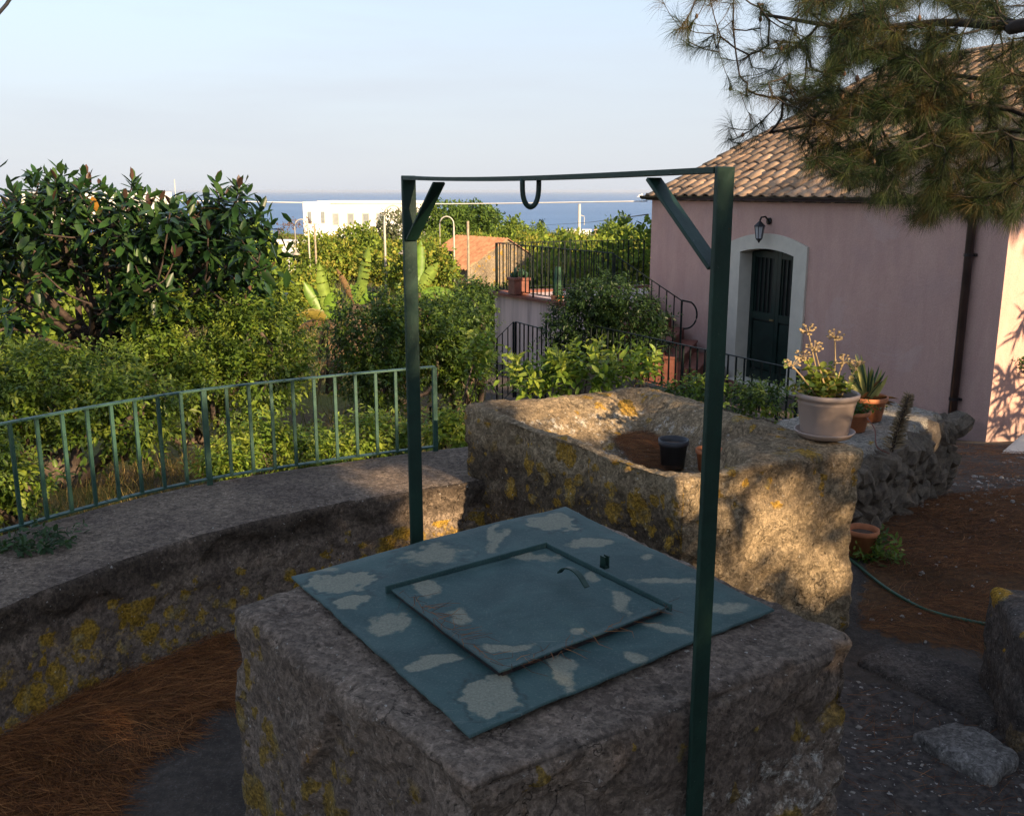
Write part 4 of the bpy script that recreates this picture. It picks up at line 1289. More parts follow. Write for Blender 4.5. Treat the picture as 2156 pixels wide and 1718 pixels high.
def make_stone_wall():
    root = empty('dry_stone_wall', g3(SW[1], -.1), 'dark dry stone garden wall with a flat mortar top, behind the big pot', 'wall')
    n = len(SW)
    ctr = sum(SW) / n
    ins = [ctr + (p - ctr) * .965 for p in SW]
    V = [g3(p, SWT - .05) for p in ins] + [g3(p, -.6) for p in ins]
    F = [tuple(range(n))] + [(i, n + i, n + (i + 1) % n, (i + 1) % n) for i in range(n)]
    build('core', V, F, M['lava'], root)
    # cap: grid trimmed to the outline, with a rounded worn edge
    gx, gy = np.meshgrid(np.linspace(1.5, 3.15, 60), np.linspace(4.95, 7.15, 80))
    cells = []
    P2 = np.stack([gx.ravel(), gy.ravel()], 1)
    ins_m = inpoly(P2[:, 0], P2[:, 1], [ctr + (p - ctr) * 1.0 for p in SW])
    def edist(p):
        d = 9
        for i in range(n):
            a, b_ = SW[i], SW[(i + 1) % n]
            t = np.clip(np.dot(p - a, b_ - a) / np.dot(b_ - a, b_ - a), 0, 1)
            d = min(d, np.linalg.norm(p - a - t * (b_ - a)))
        return d
    Z = []
    for p, m_ in zip(P2, ins_m):
        d = edist(p) if m_ else 0
        Z.append(SWT - .06 * (1 - sst(0, .07, d + .02 * mn.noise(Vector((p[0] * 8, p[1] * 8, 0))))) + fbm((p[0] * 6, p[1] * 6, 2), 4) * .012)
    i = np.arange(60 * 80).reshape(80, 60)
    F = [f for f in np.stack([i[:-1,:-1].ravel(), i[:-1,1:].ravel(), i[1:,1:].ravel(), i[1:,:-1].ravel()], 1) if ins_m[f].all()]
    used = sorted(set(int(x) for f in F for x in f)); mp_ = {u: k for k, u in enumerate(used)}
    V = [(P2[u][0], P2[u][1], Z[u]) for u in used]
    build('cap', np.array(V), [tuple(mp_[int(x)] for x in f) for f in F], M['cap'], root, True, np.full((len(V), 3), .12))
    rs = random.Random(5)
    rl = np.array(root.location)
    for a, b_ in ((SW[0], SW[1]), (SW[1], SW[2]), (SW[2], SW[3])):
        L = np.linalg.norm(b_ - a); d = (b_ - a) / L; nrm = np.array([d[1], -d[0]])
        z = SWT - .055
        while z > -.30:
            h = rs.uniform(.075, .15)
            s_ = -.03
            while s_ < L + .03:
                w = rs.uniform(.08, .21)
                p = a + d * (s_ + w / 2) - nrm * rs.uniform(.005, .035)
                o = put('stone', STONES[rs.randrange(6)], M['lava'], root, g3(p, z - h / 2) - rl)
                o.scale = (w * rs.uniform(.95, 1.2), rs.uniform(.12, .2), h * rs.uniform(.95, 1.3))
                o.rotation_euler = (rs.uniform(-.5, .5), rs.uniform(-.6, .6), math.atan2(d[1], d[0]) + rs.uniform(-.5, .5))
                s_ += w * .92
            z -= h * .93
make_stone_wall()

# ================================================================== LOOSE STONES AND STEP ON THE RIGHT
def rough_thing(name, label, cat, corners, z0, z1, res, rad, amp, mat, seed, col=(.1, .15, .1)):
    def dsp(w, l, n): return (fbm(w * 4 + seed, 4) * .6 + fbm(w * 13 + seed, 3) * .3) * amp
    W, F, L, N_ = rough_block(corners, z0, z1, res, rad, dsp)
    o = build(name, W, F, mat, None, True, np.tile(np.array(col), (len(W), 1)))
    tag(o, label, cat)
    return o
P4 = lambda z, *px: [onz(x, y, z)[:2] for x, y in px]
rough_thing('stone_pillar', 'dark stone pillar stub with yellow lichen at the right edge', 'pillar', [(1.72, 2.93), (2.5, 2.6), (2.75, 3.2), (1.84, 3.44)], -.1, .43, .02, .04, .03, M['lava_dark'], 3.0, (.10, .10, .2))
rough_thing('pale_slab', 'pale broken stone slab lying on the ground beside the pillar stub', 'stone', P4(.0, (1905, 1560), (2085, 1660), (2150, 1610), (2010, 1535)), -.05, .050, .015, .025, .022, M['slab'], 9.0, (0, .35, 0))
rough_thing('stone_step', 'worn dark stone step between the well and the pillar stub', 'step', P4(.0, (1800, 1400), (2090, 1545), (2160, 1450), (1870, 1360)), -.05, .030, .02, .03, .02, M['lava_dark'], 14.0, (0, .1, .15))
sl = onz(2140, 968, -.95)
rough_thing('paving_slab', 'thin pale pink slab lying on the paving by the sunlit house wall', 'slab', [at(2105, 968, 9.6)[:2], at(2240, 1000, 9.2)[:2], at(2240, 945, 10.3)[:2], at(2150, 945, 10.4)[:2]], ground_z(0, 9.8) - .02, ground_z(0, 9.8) + .05, .05, .02, .006, M['trim'], 2.0)

# hose
hz = [onz(px, py, .02) for px, py in ((1790, 1170), (1832, 1208), (1880, 1243), (1950, 1280), (2040, 1303), (2120, 1316), (2220, 1330), (2320, 1350))]
hz = catmull(hz, 60)
hz[:, 2] = ground_z(hz[:, 0], hz[:, 1]) + .012
mb = MB(); mb.tube(list(hz), .008, 7); o = mb.build('garden_hose', M['hose'], None, True); tag(o, 'thin green garden hose snaking over the needle-strewn ground', 'hose')

# ================================================================== FOLIAGE TOOLS
def unit(a):
    return a / np.maximum(np.linalg.norm(a, axis=-1, keepdims=True), 1e-9)
def rand_dirs(n, rng):
    return unit(rng.normal(size=(n, 3)))
LT = np.array([0, .33, .74, 1, .74, .33]); LS = np.array([0, .5, .40, 0, -.40, -.5])
def leaf_arrays(P, A, Nn, L, W, C, fold=.16, curl=.15):
    """P base, A axis, Nn upper normal, L length, W width, C colour -> verts, quads, colours"""
    n = len(P)
    A = unit(A); S = unit(np.cross(Nn, A)); U = np.cross(A, S)
    L = np.broadcast_to(L, (n,)); W = np.broadcast_to(W, (n,))
    up = np.abs(LS) * 2 * fold
    V = (P[:, None, :] + A[:, None, :] * (LT[None, :, None] * L[:, None, None])
         + S[:, None, :] * (LS[None, :, None] * W[:, None, None])
         + U[:, None, :] * (up[None, :, None] * W[:, None, None] - (LT ** 2)[None, :, None] * curl * L[:, None, None]))
    b = (np.arange(n) * 6)[:, None]
    F = np.concatenate([b + np.array([0, 1, 2, 3]), b + np.array([0, 3, 4, 5])], 0)
    return V.reshape(-1, 3), F, np.repeat(C, 6, axis=0)
def sprays(P, D, n, L, leafL, leafW, pal, rng, droop=.25, spread=.9, tip=None, jitter=.25):
    """twigs at P along D with n alternate leaves each"""
    m = len(P)
    D = unit(D)
    t = (np.arange(n) + .4) / n
    ref = np.where(np.abs(D[:, 2:3]) < .9, np.array([[0, 0, 1.0]]), np.array([[1.0, 0, 0]]))
    s = unit(np.cross(D, ref)); u = np.cross(D, s)
    ph = rng.uniform(0, 6.28, m)[:, None] + np.arange(n)[None, :] * 2.4
    rad = s[:, None, :] * np.cos(ph)[..., None] + u[:, None, :] * np.sin(ph)[..., None]
    Lm = np.broadcast_to(L, (m,))
    pos = P[:, None, :] + D[:, None, :] * (t[None, :, None] * Lm[:, None, None]) + np.array([0, 0, -1.0]) * (t ** 2 * droop * .5)[None, :, None] * Lm[:, None, None]
    ax = D[:, None, :] * (.35 + .65 * t)[None, :, None] + rad * spread + rng.normal(size=(m, n, 3)) * jitter + np.array([0, 0, -droop])
    nrm = np.array([0, 0, 1.0]) + rng.normal(size=(m, n, 3)) * .35 + rad * .2
    k = m * n
    sz = rng.uniform(.62, 1.30, (m, 1)) * rng.uniform(.7, 1.15, (m, n)) * (1 - .35 * t[None, :] ** 3)
    pal = np.asarray(pal)
    ci = rng.integers(0, len(pal), m)
    C = pal[ci][:, None, :] * rng.uniform(.75, 1.25, (m, n, 1))
    if tip is not None:
        w = (np.clip(t * 1.6 - .8, 0, 1)[None, :, None]) * rng.uniform(0.2, 1, (m, 1, 1))
        C = C * (1 - w) + np.asarray(tip) * w
    return leaf_arrays(pos.reshape(k, 3), ax.reshape(k, 3), nrm.reshape(k, 3), (leafL * sz).reshape(k), (leafW * sz).reshape(k), C.reshape(k, 3))
def blob_points(blobs, n, rng, inner=.45, flat=0.0):
    vol = np.array([b[1][0] * b[1][1] * b[1][2] for b in blobs]) ** .7
    out, dr = [], []
    for (c, r), q in zip(blobs, vol / vol.sum()):
        k = int(n * q) + 1
        d = rand_dirs(k, rng)
        rr = inner + (1.08 - inner) * rng.uniform(0, 1, k) ** .6
        # lumpy outline
        lump = np.array([1 + .22 * mn.noise(Vector(x * 2.2 + np.array(c))) + .12 * mn.noise(Vector(x * 5 + np.array(c))) for x in d])
        out.append(np.array(c) + d * (rr * lump)[:, None] * np.array(r)); dr.append(d)
    return np.vstack(out), np.vstack(dr)
def limbs(base, tips, r0, r1, rng, n=7, seg=6, wob=.08):
    mb = MB()
    for tp in tips:
        base_ = np.array(base); tp = np.array(tp)
        L = np.linalg.norm(tp - base_)
        mid1 = base_ + (tp - base_) * .35 + rng.normal(size=3) * wob * L + np.array([0, 0, .12 * L])
        mid2 = base_ + (tp - base_) * .7 + rng.normal(size=3) * wob * L
        c = catmull([base_, mid1, mid2, tp], 10)
        mb.tube(list(c), list(np.linspace(r0, r1, 11)), n)
    return mb
CITRUS = [(.078, .132, .014), (.105, .175, .019), (.145, .215, .024), (.054, .098, .013), (.20, .25, .03)]
BRIGHT = [(.16, .25, .028), (.21, .29, .035), (.12, .20, .022), (.26, .31, .04)]
DARKG = [(.032, .070, .014), (.042, .088, .016), (.055, .105, .02)]
def shrub(name, label, cat, base, blobs, n, leaf, pal, seed, group=None, tw=.22, per=11, tip=(.17, .23, .04), droop=.3, mat=None, inner=.45, stems=6, stem_r=.022, spread=.9, up=.45):
    rng = np.random.default_rng(seed)
    root = empty(name, base, label, cat, group)
    P, D = blob_points(blobs, n, rng, inner)
    keep = P[:, 2] > ground_z(P[:, 0], P[:, 1]) + .03
    P, D = P[keep], D[keep]
    V, F, C = sprays(P, D * .8 + np.array([0, 0, up]) + rng.normal(size=P.shape) * .35, per, tw * rng.uniform(.7, 1.3, len(P)), leaf[0], leaf[1], pal, rng, droop, spread, tip)
    build('crown', V, F, mat or M['leaf'], root, True, C)
    tips = []
    for (c, r) in blobs:
        for _ in range(max(2, stems // len(blobs))):
            tips.append(np.array(c) + rand_dirs(1, rng)[0] * np.array(r) * .6)
    limbs(np.array(base) - np.array([0, 0, .05]), tips, stem_r, stem_r * .3, rng).build('trunk' if 'tree' in name else 'stems', M['greybark'], root, True)
    return root
def pxblob(px, py, rx, ry, Y, ry_depth=None):
    c = at(px, py, Y); k = np.hypot(Y, c[2] - EYE) / FPX * 1.0
    return (c, (rx * k, (ry_depth if ry_depth else rx * k * .9), ry * k))
def foot(px, Y):
    p = at(px, 700, Y); return np.array([p[0], Y, float(ground_z(p[0], Y)) - .06])

# ------------------------------------------------------------------ rubber tree on the left
def rubber_tree():
    rng = np.random.default_rng(21)
    Y0 = 10.0
    base = at(238, 775, Y0); base[2] = ground_z(base[0], Y0) - .1
    root = empty('rubber_tree', base, 'large dark rubber tree with glossy oval leaves at the left', 'tree')
    fork = at(236, 742, Y0)
    # limbs traced as they fork from the short trunk
    ends = [at(x, y, Y) for x, y, Y in ((40, 640, 9.6), (120, 560, 10.6), (-60, 560, 10.0), (130, 420, 10.3), (60, 430, 9.5), (290, 440, 10.4), (230, 480, 9.4), (400, 470, 10.0), (470, 450, 9.6), (540, 500, 10.2), (560, 560, 9.4), (430, 600, 9.2), (330, 600, 9.0), (-20, 700, 9.6), (510, 640, 9.6), (190, 640, 9.0), (0, 480, 10.2))]
    mb = MB()
    mb.tube([base, (base + fork) / 2 + np.array([.02, 0, 0]), fork], [.10, .085, .08], 9)
    nodes = []
    for e in ends:
        m1 = fork + (e - fork) * .4 + rng.normal(size=3) * .08 + np.array([0, 0, -.03])
        m2 = fork + (e - fork) * .75 + rng.normal(size=3) * .08
        c = catmull([fork, m1, m2, e], 12)
        mb.tube(list(c), list(np.linspace(.05, .014, 13)), 7)
        nodes += [c[7], c[9], c[11], c[12]]
    nodes = np.array(nodes)
    # shoots: every shoot carries a rosette of leaves
    pts = []
    shape = [(-70, 480), (20, 430), (120, 345), (200, 400), (280, 375), (330, 420), (400, 445), (460, 400), (500, 395), (560, 470), (590, 520), (580, 600), (540, 660), (470, 650), (420, 640), (330, 690), (300, 650), (215, 690), (160, 720), (60, 730), (-70, 740)]
    while len(pts) < 215:
        px, py, Y = rng.uniform(-70, 590), rng.uniform(345, 740), rng.uniform(8.9, 11.2)
        if inpoly([px], [py], shape)[0]:
            if -70 < px < 235 and 555 < py < 720 and rng.uniform() < .80: continue
            pts.append(at(px, py, Y))
    for px, py in ((128, 350), (120, 372), (78, 378), (190, 385), (278, 372), (285, 392), (340, 412), (455, 376), (460, 398), (505, 388), (548, 432), (20, 432), (395, 425), (230, 405), (350, 440), (372, 432), (415, 440), (430, 420), (385, 455), (330, 450), (310, 425), (405, 465), (250, 425), (360, 470)):
        pts.append(at(px, py + 22, rng.uniform(9.4, 10.2)))
    pts = np.array(pts)
    for p in pts:
        q = nodes[np.argmin(np.linalg.norm(nodes - p, axis=1))]
        mid = (p + q) / 2 + np.array([0, 0, -.06])
        mb.tube(list(catmull([q, mid, p], 5)), list(np.linspace(.012, .007, 6)), 4)
    mb.build('trunk', M['darkbark'], root, True)
    # leaves
    out = pts - np.array([at(250, 640, 10.0)])
    D = unit(unit(out) * .35 + np.array([0, 0, 1.15]) + rng.normal(size=pts.shape) * .22)
    G = np.array([(.014, .040, .010), (.020, .054, .013), (.028, .068, .015), (.040, .082, .018)])
    Pl, Al, Nl, Ll, Wl, Cl = [], [], [], [], [], []
    for p, d in zip(pts, D):
        k = int(rng.integers(13, 19))
        ref = np.array([1.0, 0, 0]); s = unit(np.cross(d, ref)); u = np.cross(d, s)
        for i in range(k):
            f = i / k                                     # 0 = low on the shoot, 1 = tip
            an = 2.4 * i + rng.uniform(-.3, .3)
            r_ = s * math.cos(an) + u * math.sin(an)
            ax = r_ * (1.0 - .75 * f ** 2) + d * (-.55 + 1.5 * f) + np.array([0, 0, -.30 * (1 - f)])
            nn = d * 1.0 - r_ * (.2 - .4 * f) + rng.normal(size=3) * .12
            Pl.append(p + d * (-.16 + .24 * f)); Al.append(ax); Nl.append(nn)
            L = rng.uniform(.15, .225) * (1 - .25 * f)
            Ll.append(L); Wl.append(L * rng.uniform(.34, .42))
            c = G[rng.integers(0, 4)] * rng.uniform(.8, 1.2)
            if f > .88 and rng.uniform() < .35: c = np.array([.075, .042, .03]) * rng.uniform(.7, 1.2)
            if rng.uniform() < .004: c = np.array([.35, .17, .03])
            Cl.append(c)
    Pl, Al, Nl, Ll, Wl, Cl = (np.array(x) for x in (Pl, Al, Nl, Ll, Wl, Cl))
    # inner fill of older, hanging leaves
    n2 = 1100
    src = pts[rng.integers(0, len(pts), n2)] + rng.normal(size=(n2, 3)) * np.array([.16, .2, .14]) - np.array([0, 0, .08])
    L2 = rng.uniform(.14, .2, n2)
    V, F, C = leaf_arrays(np.vstack([src]), rand_dirs(n2, rng) * .7 + np.array([0, 0, -.5]), rand_dirs(n2, rng) * .7 + np.array([0, 0, .8]), L2, L2 * .4, G[rng.integers(0, 4, n2)] * rng.uniform(.6, 1.0, (n2, 1)), .10, .12)
    # the 290 leaves that show largest are separate parts, the others one crown
    px, py, f = project(Pl + unit(Al) * (Ll * .5)[:, None])
    vis = (px > 0) & (py > 320)
    prm = np.where(vis, (Ll / f) * (1 + .3 * rng.uniform(size=len(Pl))) * np.abs((unit(Nl) * unit(-Pl + np.array([0, 0, EYE]))).sum(1)), 0)
    order = np.argsort(-prm)
    sel, rest = order[:290], order[290:]
    V1, F1, C1 = leaf_arrays(Pl[rest], Al[rest], Nl[rest], Ll[rest], Wl[rest], Cl[rest], .10, .12)
    build('crown', np.vstack([V1, V]), np.vstack([F1, F + len(V1)]), M['gloss_leaf'], root, True, np.vstack([C1, C]))
    for i in sel:
        V1, F1, C1 = leaf_arrays(Pl[i:i+1], Al[i:i+1], Nl[i:i+1], Ll[i:i+1], Wl[i:i+1], Cl[i:i+1], .10, .12)
        build('leaf', V1, F1, M['gloss_leaf'], root, True, C1)
rubber_tree()

# ------------------------------------------------------------------ citrus and other shrubs of the garden
shrub('citrus_tree', 'dense lemon tree right of the rubber tree, behind the green railing', 'tree', foot(470, 9.0),
      [pxblob(430, 720, 130, 85, 9.2), pxblob(560, 730, 95, 80, 8.9), pxblob(350, 800, 110, 75, 8.7), pxblob(500, 815, 120, 62, 8.6)], 1500, (.062, .028), CITRUS, 31, 'citrus trees of the garden', stem_r=.05)
shrub('citrus_tree', 'leafy citrus tree low under the rubber tree at the left edge', 'tree', foot(120, 7.4),
      [pxblob(110, 835, 145, 80, 7.5), pxblob(255, 870, 100, 70, 7.2), pxblob(-40, 870, 110, 90, 7.3), pxblob(20, 790, 90, 45, 8.2)], 1400, (.062, .028), CITRUS, 32, 'citrus trees of the garden', stem_r=.05)
shrub('leafy_shrub', 'leafy green shrub at the bottom left behind the railing', 'shrub', foot(20, 5.6),
      [pxblob(15, 1035, 62, 62, 5.6), pxblob(-70, 1000, 80, 90, 5.5)], 300, (.06, .028), CITRUS, 33, stem_r=.02)
shrub('citrus_tree', 'dark citrus tree behind the left post of the iron frame', 'tree', foot(800, 11.0),
      [pxblob(790, 720, 85, 85, 11.2), pxblob(880, 700, 80, 70, 11.6), pxblob(800, 810, 65, 50, 10.8)], 1200, (.066, .030), CITRUS[:4] + DARKG, 34, 'citrus trees of the garden', stem_r=.045)
shrub('citrus_tree', 'deep green citrus tree left of the stained terrace wall', 'tree', foot(985, 12.2),
      [pxblob(955, 715, 70, 75, 12.2), pxblob(985, 785, 38, 50, 11.8), pxblob(925, 770, 55, 50, 12.0), pxblob(995, 640, 36, 40, 13.5)], 1000, (.066, .031), DARKG + CITRUS[:2], 35, 'citrus trees of the garden', stem_r=.045)
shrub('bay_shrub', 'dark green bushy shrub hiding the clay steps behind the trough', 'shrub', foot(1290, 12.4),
      [pxblob(1235, 685, 68, 66, 12.0), pxblob(1325, 692, 68, 62, 11.9), pxblob(1275, 640, 65, 45, 12.2), pxblob(1225, 745, 50, 36, 11.8), pxblob(1310, 740, 62, 42, 11.8)], 1450, (.066, .027), [(.018, .042, .010), (.026, .056, .012), (.036, .07, .016)], 36, stem_r=.035, tip=(.05, .09, .02))  # dark green leaf palette, deepened to stand for shade on the bush
for i, (px, py, rx, ry, Y, lab) in enumerate([
        (1130, 808, 50, 36, 7.0, 'bright green shrub shoots behind the far left corner of the trough'),
        (1235, 796, 60, 36, 6.9, 'bright green leafy shrub behind the middle of the trough rim'),
        (1340, 790, 42, 26, 6.7, 'bright green sprig of long leaves over the far corner of the trough'),
        (1003, 778, 22, 52, 7.6, 'tall light green shoots just left of the trough and dark railing')]):
    shrub('young_shrub', lab, 'shrub', foot(px, Y), [pxblob(px, py, rx, ry, Y)], (52, 60, 30, 30)[i], (.085, .034), BRIGHT, 50 + i, 'bright shrubs behind the trough', tw=.22, per=9, tip=(.22, .28, .05), inner=.2, stem_r=.012, up=1.1)
for i, (px, py, rx, ry, Y, lab) in enumerate([
        (545, 945, 60, 62, 6.3, 'bright yellow green young shrub behind the middle of the green railing'),
        (660, 960, 55, 40, 6.4, 'low bright green shrub between two bars right of the tallest young shrub'),
        (760, 940, 60, 50, 6.6, 'light green young shrub just left of the left frame post'),
        (825, 940, 40, 48, 6.9, 'light green young shrub directly behind the left frame post'),
        (945, 920, 40, 45, 6.5, 'bright green shrub between the railing end and the trough'),
        (480, 985, 50, 28, 5.9, 'low yellow green plants at the foot of the railing middle post')]):
    shrub('young_shrub', lab, 'shrub', foot(px, Y), [pxblob(px, py, rx, ry, Y)], 110, (.055, .022), BRIGHT, 60 + i, 'young bright shrubs behind the green railing', tw=.17, per=12, tip=(.26, .30, .05), inner=.15, stem_r=.008, up=1.1, droop=.45)

for i, (px, py, rx, ry, Y, lab) in enumerate([
        (1590, 850, 60, 34, 8.1, 'low green plants before the low railing, left of the taupe pot'),
        (1450, 838, 60, 22, 7.6, 'low dark plants between the trough rim and the low railing')]):
    shrub('ground_plant', lab, 'plant', foot(px, Y), [pxblob(px, py, rx, ry, Y)], 120, (.06, .026), CITRUS + DARKG, 80 + i, 'plants before the low railing', tw=.16, per=9, inner=.1, stem_r=.008, up=.8)
def blades(P, H, lean, w, pal, rng):
    n = len(P)
    d = rng.normal(size=(n, 3)) * lean; d[:, 2] = 1
    d = unit(d); s = unit(np.cross(d, rand_dirs(n, rng)))
    H = np.broadcast_to(H, (n,))
    bend = rng.normal(size=(n, 3)) * np.array([.25, .25, 0])
    t = np.array([0, .55, 1.0]); ww = np.array([1, .75, .08])
    V = []
    for k in range(3):
        c = P + d * (H * t[k])[:, None] + bend * (H * t[k] ** 2)[:, None]
        V += [c + s * w * ww[k] / 2, c - s * w * ww[k] / 2]
    V = np.stack(V, 1).reshape(-1, 3)
    b = (np.arange(n) * 6)[:, None]
    F = np.concatenate([b + np.array([0, 1, 3, 2]), b + np.array([2, 3, 5, 4])], 0)
    pal = np.asarray(pal)
    C = np.repeat(pal[rng.integers(0, len(pal), n)] * rng.uniform(.7, 1.25, (n, 1)), 6, 0)
    return V, F, C
def make_grass():
    rng = np.random.default_rng(3)
    def region(n, xr, yr):
        P = np.stack([rng.uniform(*xr, n), rng.uniform(*yr, n)], 1)
        P = P[garden_mask(P[:, 0], P[:, 1]) > .5]
        # tufts
        k = np.array([mn.noise(Vector((p[0] * .9, p[1] * .9, 5))) for p in P])
        P = P[k + rng.normal(size=len(P)) * .25 > -.05]
        return np.concatenate([P, (ground_z(P[:, 0], P[:, 1]) - .13)[:, None]], 1)
    a = region(15000, (-5.5, 1.2), (4.2, 9.5)); b_ = region(12000, (-16, 8), (9, 30)); c_ = region(9000, (-30, 30), (25, 60))
    b_[:, 2] += .10; c_[:, 2] += .10
    V, F, C = [], [], []
    o = 0
    for P, H, w, pal in ((a, .22, .006, [(.20, .15, .05), (.14, .10, .035), (.10, .11, .025), (.24, .17, .07)]), (b_, .40, .016, [(.17, .16, .04), (.12, .14, .03), (.24, .19, .07)]), (c_, .55, .05, [(.20, .18, .05), (.13, .15, .03), (.28, .21, .08)])):
        v, f, c = blades(P, H * rng.uniform(.5, 1.3, len(P)), .35, w, pal, rng)
        V.append(v); F.append(f + o); C.append(c); o += len(v)
    ob = build('grass', np.vstack(V), np.vstack(F), M['far_leaf'], None, True, np.vstack(C))
    tag(ob, 'dry tufted grass between the garden shrubs', 'grass', kind='stuff')
make_grass()

# ------------------------------------------------------------------ banana plants
def banana_leaf(p, d, L, W, sag, rng, col, dead=False):
    """long blade with a midrib, its edges torn here and there"""
    n = 44
    d = unit(np.array(d, float)); view = unit(np.array(p) - np.array([0, 0, EYE])); side = unit(np.cross(d, view))
    face = 0.0; side = unit(side + view * rng.uniform(-.5, .5)); side = unit(side - d * (side @ d))
    V, F, C = [], [], []
    for i in range(n + 1):
        t = i / n
        c = np.array(p) + d * L * t + np.array([0, 0, -1]) * sag * L * t * t
        w = W * .82 * min(1, (t / .30) ** 1.3 + .06) * (1 - max(0, (t - .62) / .38) ** 2.0 * .97)
        nn = unit(np.cross(side, d) + side * face)
        tear_l = 1 - (.12 * rng.uniform() if rng.uniform() < .2 else 0)
        tear_r = 1 - (.12 * rng.uniform() if rng.uniform() < .2 else 0)
        V += [c + side * w / 2 * tear_l + nn * w * .26, c, c - side * w / 2 * tear_r + nn * w * .26]
        rib = rng.uniform(.78, 1.12); C += [np.array(col) * rib, np.array(col) * 1.35, np.array(col) * rib]
        if i:
            b = 3 * i
            if t < .15 or rng.uniform() > .10: F.append((b - 3, b - 2, b + 1, b))       # missing strips are slits torn by the wind
            if t < .15 or rng.uniform() > .10: F.append((b - 2, b - 1, b + 2, b + 1))
    return np.array(V), np.array(F), np.array(C)
def banana(px, py_top, Y, lab, leaves_, seed, stem_h=None):
    rng = np.random.default_rng(seed)
    base = foot(px, Y); top = at(px, py_top, Y)
    root = empty('banana_plant', base, lab, 'banana plant', 'banana plants in the garden')
    mb = MB()
    h = top[2] - base[2]
    mb.tube([base, base + (top - base) * .5 + np.array([.03, 0, 0]), top], [.14, .12, .07], 12); mb.build('trunk', M['banana_stem'], root, True)
    sk = []
    for k in range(16):
        a = rng.uniform(0, 6.28); z = rng.uniform(.35, 1.0)
        p = base + (top - base) * z + np.array([math.cos(a), math.sin(a), 0]) * .10
        sk.append((p, np.array([math.cos(a) * .35, math.sin(a) * .35, -1.0]), rng.uniform(.35, .7)))
    Vs, Fs, Cs = leaf_arrays(np.array([s[0] for s in sk]), np.array([s[1] for s in sk]), np.array([[s[1][0], s[1][1], .3] for s in sk]), np.array([s[2] for s in sk]), np.full(16, .12), np.tile([.13, .085, .045], (16, 1)) * rng.uniform(.6, 1.2, (16, 1)), .2, .05)
    build('dead_skirt', Vs, Fs, M['dead'], root, True, Cs)
    for (ex, ey, L_k, W, sag, col) in leaves_:
        e = at(ex, ey, Y + rng.uniform(-.2, .2))
        d = e - top; L = np.linalg.norm(d) * L_k
        V, F, C = banana_leaf(top - np.array([0, 0, .05]), d + np.array([0, 0, sag * L]), L, W, sag, rng, np.array(col))
        build('leaf', V, F, M['banana_leaf'], root, True, C)
GB, YB, DB_ = (.145, .25, .03), (.20, .28, .045), (.24, .14, .06)
banana(697, 672, 15.0, 'banana plant with upright bright leaves and shaggy trunk left of the frame post',
       [(672, 548, 1.0, .24, 0, YB), (640, 588, 1.05, .28, .05, GB), (612, 650, 1.0, .24, .35, (.26, .20, .04)), (738, 640, .8, .22, .3, GB), (606, 690, .9, .20, .5, DB_), (700, 600, .9, .26, 0, GB)], 71)
banana(748, 640, 17.5, 'slim banana plant with one tall upright leaf between the lamp post and villa',
       [(776, 512, 1.0, .27, 0, YB), (738, 590, 1.0, .24, .05, GB), (706, 556, 1.0, .15, .05, DB_), (810, 600, .9, .24, .3, GB), (715, 655, .8, .22, .5, GB), (768, 565, .8, .34, .1, GB)], 72)
banana(878, 615, 17.0, 'banana plant right of the left frame post with leaves fanning outward',
       [(886, 500, 1.0, .25, 0, GB), (924, 545, 1.0, .26, .03, YB), (985, 628, 1.0, .30, .45, GB), (850, 560, .8, .26, .1, YB), (900, 690, .7, .26, .5, GB)], 73)

# ================================================================== PINES
def grow(seed_nodes, pts):
    """attach every point to the nearest already attached node (branching skeleton)"""
    nodes = [np.array(s) for s in seed_nodes]
    par = [-1] * len(nodes)
    order = np.argsort(np.min(np.linalg.norm(pts[:, None, :] - np.array(nodes)[None], axis=2), axis=1))
    arr = np.zeros((len(nodes) + len(pts), 3)); arr[:len(nodes)] = nodes; k = len(nodes)
    idx = np.full(len(pts), -1)
    for i in order:
        d = np.linalg.norm(arr[:k] - pts[i], axis=1)
        j = int(np.argmin(d)); arr[k] = pts[i]; par.append(j); idx[i] = k; k += 1
    cnt = np.ones(k)
    for i in range(k - 1, -1, -1):
        if par[i] >= 0: cnt[par[i]] += cnt[i]
    return arr, par, cnt, idx
def needle_tufts(P, D, per, L, w, pal, rng, spread=.75, droop=.3, back=.5):
    m = len(P); n = m * per
    D = unit(D)
    base = np.repeat(P, per, 0) - np.repeat(D, per, 0) * (rng.uniform(0, back, n) * L)[:, None]
    A = unit(np.repeat(D, per, 0) + rng.normal(size=(n, 3)) * spread + np.array([0, 0, -droop]))
    S = unit(np.cross(A, rand_dirs(n, rng)))
    Ln = L * rng.uniform(.65, 1.15, n)
    mid = base + A * (Ln * .55)[:, None]; tip = base + A * Ln[:, None] + np.array([0, 0, -1.0]) * (Ln * .10 * droop / .3)[:, None]
    V = np.stack([base + S * w / 2, base - S * w / 2, mid + S * w / 2, mid - S * w / 2, tip], 1).reshape(-1, 3)
    b = (np.arange(n) * 5)[:, None]
    F = np.concatenate([b + np.array([0, 1, 3]), b + np.array([0, 3, 2]), b + np.array([2, 3, 4])], 0)
    pal = np.asarray(pal)
    C = pal[rng.integers(0, len(pal), m)]
    C = np.repeat(np.repeat(C, per, 0) * rng.uniform(.7, 1.3, (n, 1)), 5, 0)
    return V, F, C
